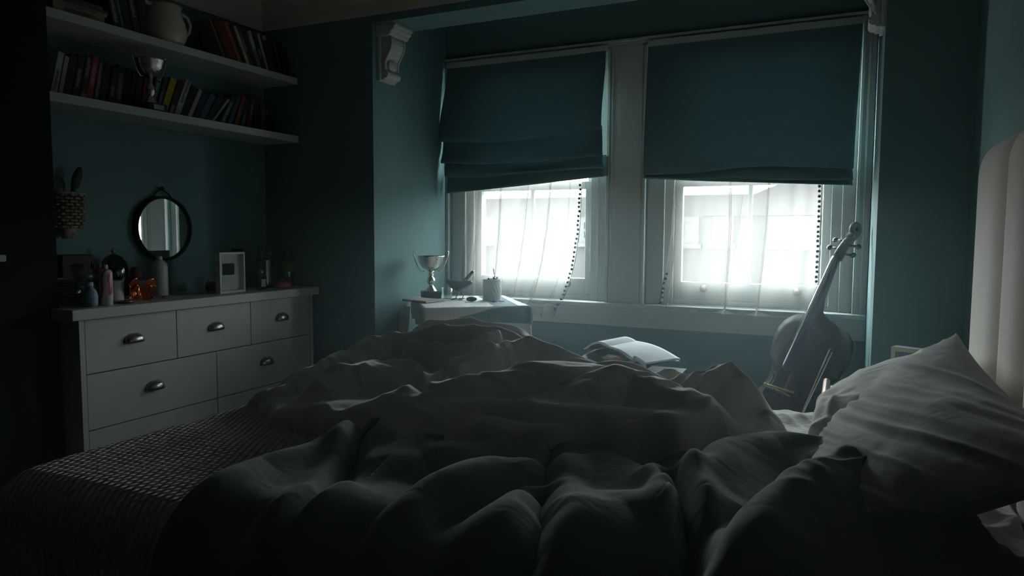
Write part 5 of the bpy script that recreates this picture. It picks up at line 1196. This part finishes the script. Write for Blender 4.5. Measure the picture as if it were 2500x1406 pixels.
MB().lathe([(0.0, 0), (0.030, 0), (0.034, 0.060), (0.032, 0.060), (0.028, 0.004), (0.0, 0.004)], 32).build('body', M['glassjar'], tr)
rnd = random.Random(4)
for k, (lb, x, y, s) in enumerate((('looped pale cable running across the middle of the small table', -1.96, 3.36, 0.9), ('thin dark cable coiled beside the glass tumbler on the small table', -2.02, 3.43, 0.5))):
    pts = []
    for i in range(60):
        t = i/59; an = t*9.0+k*2
        pts.append((s*(0.16*(t-0.5)*1.9 + 0.045*math.cos(an)), s*(0.055*math.sin(an)+0.05*math.sin(t*3+k)), 0.0028+0.0025*(1+math.sin(an*1.7))))
    o = MB().tube(pts, 0.0019, 6).build('cable', M['chalk'] if k == 0 else M['blackm'], None); o.location = (x, y, CZ_); o.rotation_euler = (0, 0, 0.45); tag(o, lb, 'cable', 'cables on the small table')
    MB().box(-0.010, 0.010, -0.004, 0.004, 0, 0.005, Matrix.Translation(pts[-1]) @ Matrix.Translation((0.008, 0, -0.0025))).build('plug', M['chalk'] if k == 0 else M['blackm'], o, bevel=0.001)
for k, (x, y, r, lb) in enumerate(((-1.695, 3.47, 0.3, 'longer dark hair grip lying right of the ribbed pot'), (-1.715, 3.43, 0.9, 'shorter dark hair grip lying nearest the right front edge'))):
    o = MB().tube([(-0.016+0.004*k, 0, 0.002), (0.014, 0.0, 0.0022), (0.017, 0.003, 0.0022), (0.014, 0.006, 0.0022), (-0.012+0.004*k, 0.005, 0.002)], 0.0014, 6).build('hair_grip', M['blackm'], None); o.location = (x, y, CZ_); o.rotation_euler = (0, 0, r); tag(o, lb, 'hair grip', 'hair grips on the small table')
# white cloth hanging over the left corner
u = np.linspace(-0.045, 0.045, 14); v = np.linspace(0, 0.25, 30); U, V = np.meshgrid(u, v, indexing='ij')
A = np.stack([U*(1+0.5*V), -0.006-0.015*np.sin(V*9)-0.01*np.sin(U*60), -V], -1)
o = MB().grid(A).build('muslin_cloth', M['cloth_w'], None, solid=0.002); o.location = (-2.262, 3.385, TZ+0.002-0.030); o.rotation_euler = (0, 0, a_-0.9)
tag(o, 'narrow white cloth hanging down at the left corner of the small table', 'cloth')

# ------------------------------------------------------------------ stool with floral cushion and open music book
stl = empty('stool', (-0.835, 3.17, 0)); tag(stl, 'black stool hidden behind the bed under the floral cushion', 'stool')
MB().box(-0.19, 0.19, -0.16, 0.16, 0.490, 0.520).build('seat', M['black'], stl, bevel=0.006)
for sx in (-1, 1):
    for sy in (-1, 1): MB().tube([(sx*0.15, sy*0.12, 0.490), (sx*0.175, sy*0.145, 0.0)], 0.013, 10).build('leg', M['black'], stl)
M['floral'] = bpy.data.materials.new('floral_print'); M['floral'].use_nodes = True; n = M['floral'].node_tree
vo = n.nodes.new('ShaderNodeTexVoronoi'); vo.inputs['Scale'].default_value = 26; tcn = n.nodes.new('ShaderNodeTexCoord'); cr_ = n.nodes.new('ShaderNodeValToRGB'); cr_.color_ramp.interpolation = 'CONSTANT'
n.links.new(tcn.outputs['Object'], vo.inputs['Vector']); sp_ = n.nodes.new('ShaderNodeSeparateColor'); n.links.new(vo.outputs['Color'], sp_.inputs[0]); n.links.new(sp_.outputs[0], cr_.inputs[0])
els = [(0.0, (0.020, 0.035, 0.045)), (0.42, (0.50, 0.10, 0.08)), (0.62, (0.05, 0.10, 0.10)), (0.78, (0.58, 0.24, 0.18)), (0.92, (0.42, 0.45, 0.40))]
cr_.color_ramp.elements[0].color = (*els[0][1], 1); cr_.color_ramp.elements[1].position = els[1][0]; cr_.color_ramp.elements[1].color = (*els[1][1], 1)
for p_, c_ in els[2:]:
    e_ = cr_.color_ramp.elements.new(p_); e_.color = (*c_, 1)
n.links.new(cr_.outputs[0], n.nodes['Principled BSDF'].inputs['Base Color']); n.nodes['Principled BSDF'].inputs['Roughness'].default_value = 0.9
t = np.linspace(-1, 1, 50); U, V = np.meshgrid(t, t, indexing='ij'); T = (np.clip(1-np.abs(U)**3, 0, 1)**0.5)*(np.clip(1-np.abs(V)**3, 0, 1)**0.5)
mb = MB(); X_ = U*0.165*(1-0.05*(1-V**2)*U**2); Y_ = V*0.145*(1-0.05*(1-U**2)*V**2)
mb.grid(np.stack([X_, Y_, 0.045+0.048*T+0.004*np.sin(U*9)*np.cos(V*8)*T], -1)); mb.grid(np.stack([X_, Y_, 0.045-0.044*T], -1)[::-1])
o = mb.build('floral_cushion', M['floral'], None); o.location = (-0.925, 3.12, 0.5215); tag(o, 'dark cushion with red flowers peeping out under the open music book', 'cushion')
mbk = empty('music_book', (-0.860, 3.17, 0.604), (0, 0, 0)); tag(mbk, 'open sheet music book sloping on the cushion, right page towards the room', 'music book')
def page(side):
    """bowed page surface from the spine; side +1 right"""
    s0, s1 = np.array([-0.101, -0.09, 0.028]), np.array([-0.027, 0.13, 0.028])
    e0, e1 = (np.array([0.060, -0.17, -0.030]), np.array([0.206, 0.030, -0.022])) if side > 0 else (np.array([-0.205, -0.12, 0.015]), np.array([-0.150, 0.13, 0.012]))
    A = np.zeros((20, 14, 3))
    for i in range(20):
        t = i/19
        for j in range(14):
            w = j/13; a = s0*(1-w)+s1*w; b = e0*(1-w)+e1*w; p = a*(1-t)+b*t; p[2] += (0.014 if side > 0 else 0.024)*math.sin(PI*min(1, t*1.05)); A[i, j] = p
    return A
for side in (1, -1):
    A = page(side); lay_ = MB(); lay_.grid(A if side > 0 else A[::-1]); pg = lay_.build('pages', M['paper'], mbk, solid=0.007)
    if side > 0:
        st_ = MB()
        for k in range(9):
            w = 0.10+0.092*k
            for l in range(3):
                ww = w+l*0.012; jj = ww*13; j0 = int(jj); fr_ = jj-j0; L1 = A[2:18, j0]*(1-fr_)+A[2:18, min(13, j0+1)]*fr_
                st_.tube([tuple(p+np.array([0, 0, 0.0010])) for p in L1], 0.0010, 4)
        st_.build('staves', mat('grey_print', (0.22, 0.22, 0.24), 0.8), pg)
    B_ = A.copy(); B_[..., 2] -= 0.0085
    MB().grid(B_ if side > 0 else B_[::-1]).build('cover', mat('slate_blue_cover', (0.10, 0.14, 0.20), 0.6), mbk, solid=0.002)

# ------------------------------------------------------------------ cello leaning in the corner of the bay
M['cello'] = mat('brown_varnished_spruce', (0.042, 0.018, 0.010), 0.5, spec=0.2, var=0.25, scale=6, stretch=(18, 18, 2), coat=0.03, col2=(0.022, 0.010, 0.006))
M['ebony'] = mat('ebony_wood', (0.018, 0.016, 0.016), 0.22, coat=0.4)
heel = Vector((-0.104, 3.545, 0.790)); nut = Vector((-0.028, 3.620, 1.020)); dz = (nut-heel).normalized()
nf = Vector((-0.52, -0.82, 0.0)); nf = (nf - dz*nf.dot(dz)).normalized(); wx = nf.cross(dz).normalized()      # width axis, front normal, length axis
ce = empty('cello', heel); ce.rotation_mode = 'QUATERNION'; ce.rotation_quaternion = Matrix((wx, nf, dz)).transposed().to_quaternion()
tag(ce, 'dark brown cello leaning in the right corner of the bay, scroll against the window frame', 'cello')
BL = 0.735
half = [(0.000, 0.020), (0.010, 0.060), (0.030, 0.110), (0.065, 0.147), (0.110, 0.164), (0.160, 0.167), (0.205, 0.158), (0.238, 0.150), (0.250, 0.152), (0.262, 0.132), (0.300, 0.114), (0.345, 0.111), (0.395, 0.122), (0.430, 0.146), (0.440, 0.168), (0.452, 0.166), (0.490, 0.192), (0.545, 0.212), (0.600, 0.217), (0.655, 0.202), (0.700, 0.160), (0.725, 0.100), (0.735, 0.030)]
hs = np.array([h[0] for h in half]); hw = np.array([h[1] for h in half]); ss = np.linspace(0, BL, 90); ww = np.interp(ss, hs, hw)
outline = [(w, -s) for s, w in zip(ss, ww)] + [(-w, -s) for s, w in zip(ss[::-1], ww[::-1])]
OL = np.array(outline); cen_ = np.array([0, -BL*0.52])
def plate(y0, arch, ov, flip):
    rings = []; 
    for k in range(9):
        t = k/8; sc = 1-t
        r = OL.copy(); r[:, 0] = r[:, 0]*(sc if k else 1)*(1+ov*(k == 0)); r[:, 1] = -BL/2 + (r[:, 1]+BL/2)*(0.12+0.88*sc if k < 8 else 0.10)
        y = y0 + arch*math.sin(min(1, t*1.6)*PI/2)**1.5*(1 if not flip else -1)
        rings.append(np.stack([r[:, 0], np.full(len(r), y), r[:, 1]], -1))
    A = np.array(rings); mb = MB(); mb.grid(A, closed_u=True); return mb
plate(-0.012, 0.022, 0.02, False).build('front_plate', M['cello'], ce, solid=0.004)
plate(-0.128, 0.018, 0.02, True).build('back_plate', M['cello'], ce, solid=0.004)
sd = np.array([np.stack([OL[:, 0]*0.975, np.full(len(OL), y), OL[:, 1]*0.99-0.003], -1) for y in (-0.126, -0.09, -0.05, -0.014)]); MB().grid(sd, closed_u=True).build('ribs', M['cello'], ce, solid=0.002)
for sgn in (-1, 1):
    f_ = MB(); pts = [(sgn*(0.075), 0.008, -0.335), (sgn*0.069, 0.008, -0.350), (sgn*0.075, 0.0075, -0.375), (sgn*0.086, 0.006, -0.405), (sgn*0.093, 0.005, -0.432), (sgn*0.088, 0.006, -0.448)]
    f_.tube([(a, b+0.004, c) for a, b, c in pts], [0.006, 0.003, 0.0035, 0.0035, 0.003, 0.006], 8).build('sound_hole', M['ebony'], ce)
MB().prism([(-0.015, 0.000), (0.015, 0.000), (0.021, -0.05), (0.032, -0.330), (-0.032, -0.330), (-0.021, -0.05)], 0.0, 0.0, 'y') if False else None
fbA = np.zeros((24, 9, 3))
for i in range(24):
    t = i/23; z = 0.278 - t*0.585; w = 0.0155+t*0.0165; y = 0.026 + t*0.022
    for j in range(9):
        a = -1+2*j/8; fbA[i, j] = (w*a, y+0.008*(1-a*a), z)
MB().grid(fbA).build('fingerboard', M['ebony'], ce, solid=0.010)
nk = MB(); 
nk.tube([(0, 0.008, 0.278), (0, 0.006, 0.20), (0, 0.003, 0.08), (0, -0.012, 0.010), (0, -0.050, -0.004), (0, -0.105, -0.006)], [0.0155, 0.0165, 0.018, 0.024, 0.024, 0.018], 16); nk.build('neck', M['cello'], ce)
pb_ = MB(); pb_.tube([(0, 0.004, 0.276), (0, -0.004, 0.320), (0, -0.018, 0.365), (0, -0.038, 0.400), (0, -0.050, 0.425)], [0.024, 0.024, 0.022, 0.020, 0.018], 12)
sp = []
rs = []
for k in range(34):
    th = k/33*2*PI*1.65; r = 0.042*math.exp(-th*0.155); sp.append((0, -0.036+r*math.sin(th+2.6)*1.0, 0.444+r*math.cos(th+2.6))); rs.append(0.018*(1-k/33*0.40))
pb_.tube(sp, rs, 12); pb_.build('scroll', M['cello'], ce)
for k, (z, y, sg) in enumerate(((0.305, 0.0, -1), (0.330, -0.006, 1), (0.355, -0.014, -1), (0.378, -0.026, 1))):
    pg_ = MB(); pg_.tube([(sg*0.010, y, z), (sg*0.052, y, z)], [0.005, 0.006], 8); pg_.ball((sg*0.066, y, z), (0.015, 0.006, 0.013), 12, 8); pg_.build('peg', M['ebony'], ce)
MB().prism([(-0.045, -0.404), (-0.012, -0.404), (0, -0.400), (0.012, -0.404), (0.045, -0.404), (0.045, -0.410), (-0.045, -0.410)], 0.008, 0.085, 'y').build('bridge', mat('maple_bridge', (0.42, 0.30, 0.17), 0.5), ce, bevel=0.001)
MB().prism([(-0.026, -0.500), (0.026, -0.500), (0.016, -0.705), (-0.016, -0.705)], 0.034, 0.044, 'y').build('tailpiece', M['ebony'], ce, bevel=0.003)
for k in range(4):
    x = (k-1.5)
    MB().tube([(x*0.006, 0.037, 0.282), (x*0.013, 0.090, -0.404), (x*0.010, 0.046, -0.505)], 0.0008, 5).build('string', M['ebony'], ce)
ep = 0.785/dz.z; MB().tube([(0, -0.06, -BL+0.004), (0, -0.06, -BL-0.018)], 0.014, 12).build('end_button', M['ebony'], ce)
def to_local_len(zw):                                         # how far down the axis until the floor
    base = heel + nf*(-0.06); return (base.z-zw)/dz.z
MB().tube([(0, -0.06, -BL-0.012), (0, -0.06, -to_local_len(0.003))], [0.0045, 0.003], 10).build('endpin', M['steel'], ce)

bw = empty('bow', (0, 0, 0)); tag(bw, 'pale cello bow leaning upright in front of the cello', 'bow'); pA, pB = Vector((-0.275, 3.15, 0.004)), Vector((-0.036, 3.345, 0.655))
M['bowwood'] = mat('pale_bow_wood', (0.42, 0.33, 0.16), 0.4)
MB().tube([pA, pA.lerp(pB, 0.5)+Vector((0.004, 0.006, 0)), pB], [0.0045, 0.004, 0.0032], 10).build('stick', M['bowwood'], bw)
off = Vector((0.012, -0.006, 0)); MB().tube([pA+off+Vector((0.008, 0.006, 0.06)), pB+off*0.8-Vector((0, 0, 0.012))], 0.0022, 6).build('hair', M['paper'], bw)
MB().tube([pA.lerp(pB, 0.09), pA.lerp(pB, 0.09)+off*1.1], 0.008, 8).build('frog', M['ebony'], bw); MB().tube([pB, pB+off-Vector((0, 0, 0.006))], [0.006, 0.003], 8).build('tip', M['ebony'], bw)
o = MB().tube([(-0.292, 3.30, 0.4845), (-0.175, 3.33, 0.4515)], 0.0045, 8); 
o = o.build('wooden_stick', M['bowwood'], None); tag(o, 'short pale stick propped low against the left side of the cello', 'stick')
MB().ball((-0.294, 3.2995, 0.485), 0.0075).build('bead_tip', M['bowwood'], o)
o = MB().box(-0.36, -0.13, 3.26, 3.40, 0.001, 0.4390, Matrix.Translation((0, 0, 0))).build('storage_box', M['black'], None, bevel=0.006) if False else None

# ------------------------------------------------------------------ bedside table
ns = empty('bedside_table', (0.19, 2.76, 0)); tag(ns, 'low white bedside table with a bent copper tube frame', 'bedside table')
NZ = 0.575; M['copper'] = mat('rosy_copper', (0.62, 0.40, 0.33), 0.25, 1.0)
MB().box(-0.215, 0.215, -0.185, 0.185, NZ-0.018, NZ).build('top', M['white'], ns, bevel=0.004)
MB().box(-0.205, 0.205, -0.175, 0.175, 0.22, 0.235).build('shelf', M['white'], ns, bevel=0.003)
for sx in (-1, 1):
    x = sx*0.228; pts = [(x, -0.18, 0.014), (x, -0.18, NZ-0.01)] + [(x, -0.18+0.03*(1-math.cos(k/6*PI/2)), NZ-0.01+0.03*math.sin(k/6*PI/2)) for k in range(1, 7)] + [(x, 0.15, NZ+0.02), (x, 0.18, NZ-0.01), (x, 0.18, 0.014)]
    MB().tube(pts, 0.0125, 14).build('side_frame', M['copper'], ns)
o = empty('book', (0.085, 2.735, NZ+0.0006), (0, 0, 0.35)); tag(o, 'thick yellow-edged book with a pale blue cover lying on the bedside table', 'book')
MB().box(-0.070, 0.070, -0.100, 0.100, 0, 0.003).build('back_cover', M['paper'], o); MB().box(-0.068, 0.068, -0.098, 0.098, 0.0032, 0.026).build('pages', mat('yellow_edges', (0.60, 0.46, 0.12), 0.8), o)
MB().box(-0.070, 0.070, -0.100, 0.100, 0.0262, 0.029).build('front_cover', mat('pale_blue_cover', (0.34, 0.44, 0.48), 0.5), o)
o = empty('leaflet', (0.010, 2.690, NZ+0.0006), (0, 0, -0.2)); o2 = MB().box(-0.035, 0.025, -0.060, 0.060, 0, 0.006).build('sheets', M['paper'], o); MB().box(-0.0352, 0.0252, -0.0602, 0.0602, 0.0062, 0.0075).build('cover', mat('red_leaflet', (0.32, 0.08, 0.07), 0.5), o)
tag(o, 'small red booklet beside the yellow-edged book on the bedside table', 'booklet')
o = empty('box_frame', (0.255, 2.835, NZ+0.0006), (0, 0, -0.45)); tag(o, 'square white deep frame standing behind the white pillow', 'picture frame')
f = MB(); w_, h_ = 0.085, 0.178
for (a, b, c, d) in ((-w_, w_, 0, 0.016), (-w_, w_, h_-0.016, h_), (-w_, -w_+0.016, 0.016, h_-0.016), (w_-0.016, w_, 0.016, h_-0.016)): f.box(a, b, -0.022, 0.022, c, d)
f.build('frame', M['white'], o, bevel=0.002); MB().box(-w_+0.015, w_-0.015, 0.012, 0.018, 0.015, h_-0.015).build('mount', mat('grey_mount', (0.30, 0.32, 0.33), 0.8), o)
MB().lathe([(0.0, 0.0), (0.040, 0.0), (0.040, 0.002), (0.0, 0.002)], 32, Matrix.Translation((0, 0.0115, 0.09)) @ Matrix.Rotation(PI/2, 4, 'X'), sy=1.3).build('oval_picture', M['photo'], o)

# ------------------------------------------------------------------ haze volume added for the veiling glare around the windows
hz = bpy.data.materials.new('glare_haze'); hz.use_nodes = True; n = hz.node_tree; n.nodes.clear()
o_ = n.nodes.new('ShaderNodeOutputMaterial'); vs = n.nodes.new('ShaderNodeVolumeScatter')
vs.inputs['Color'].default_value = (0.72, 0.93, 1.0, 1); vs.inputs['Density'].default_value = HAZE_DENSITY; vs.inputs['Anisotropy'].default_value = 0.80
n.links.new(vs.outputs[0], o_.inputs['Volume'])
hzo = MB().box(XL-0.05, XR+0.05, YB-0.05, YW+0.02, -0.02, ZC+0.02).build('haze', hz)
tag(hzo, 'thin haze added to the room for the glow around the two bright windows', 'haze', kind='stuff')
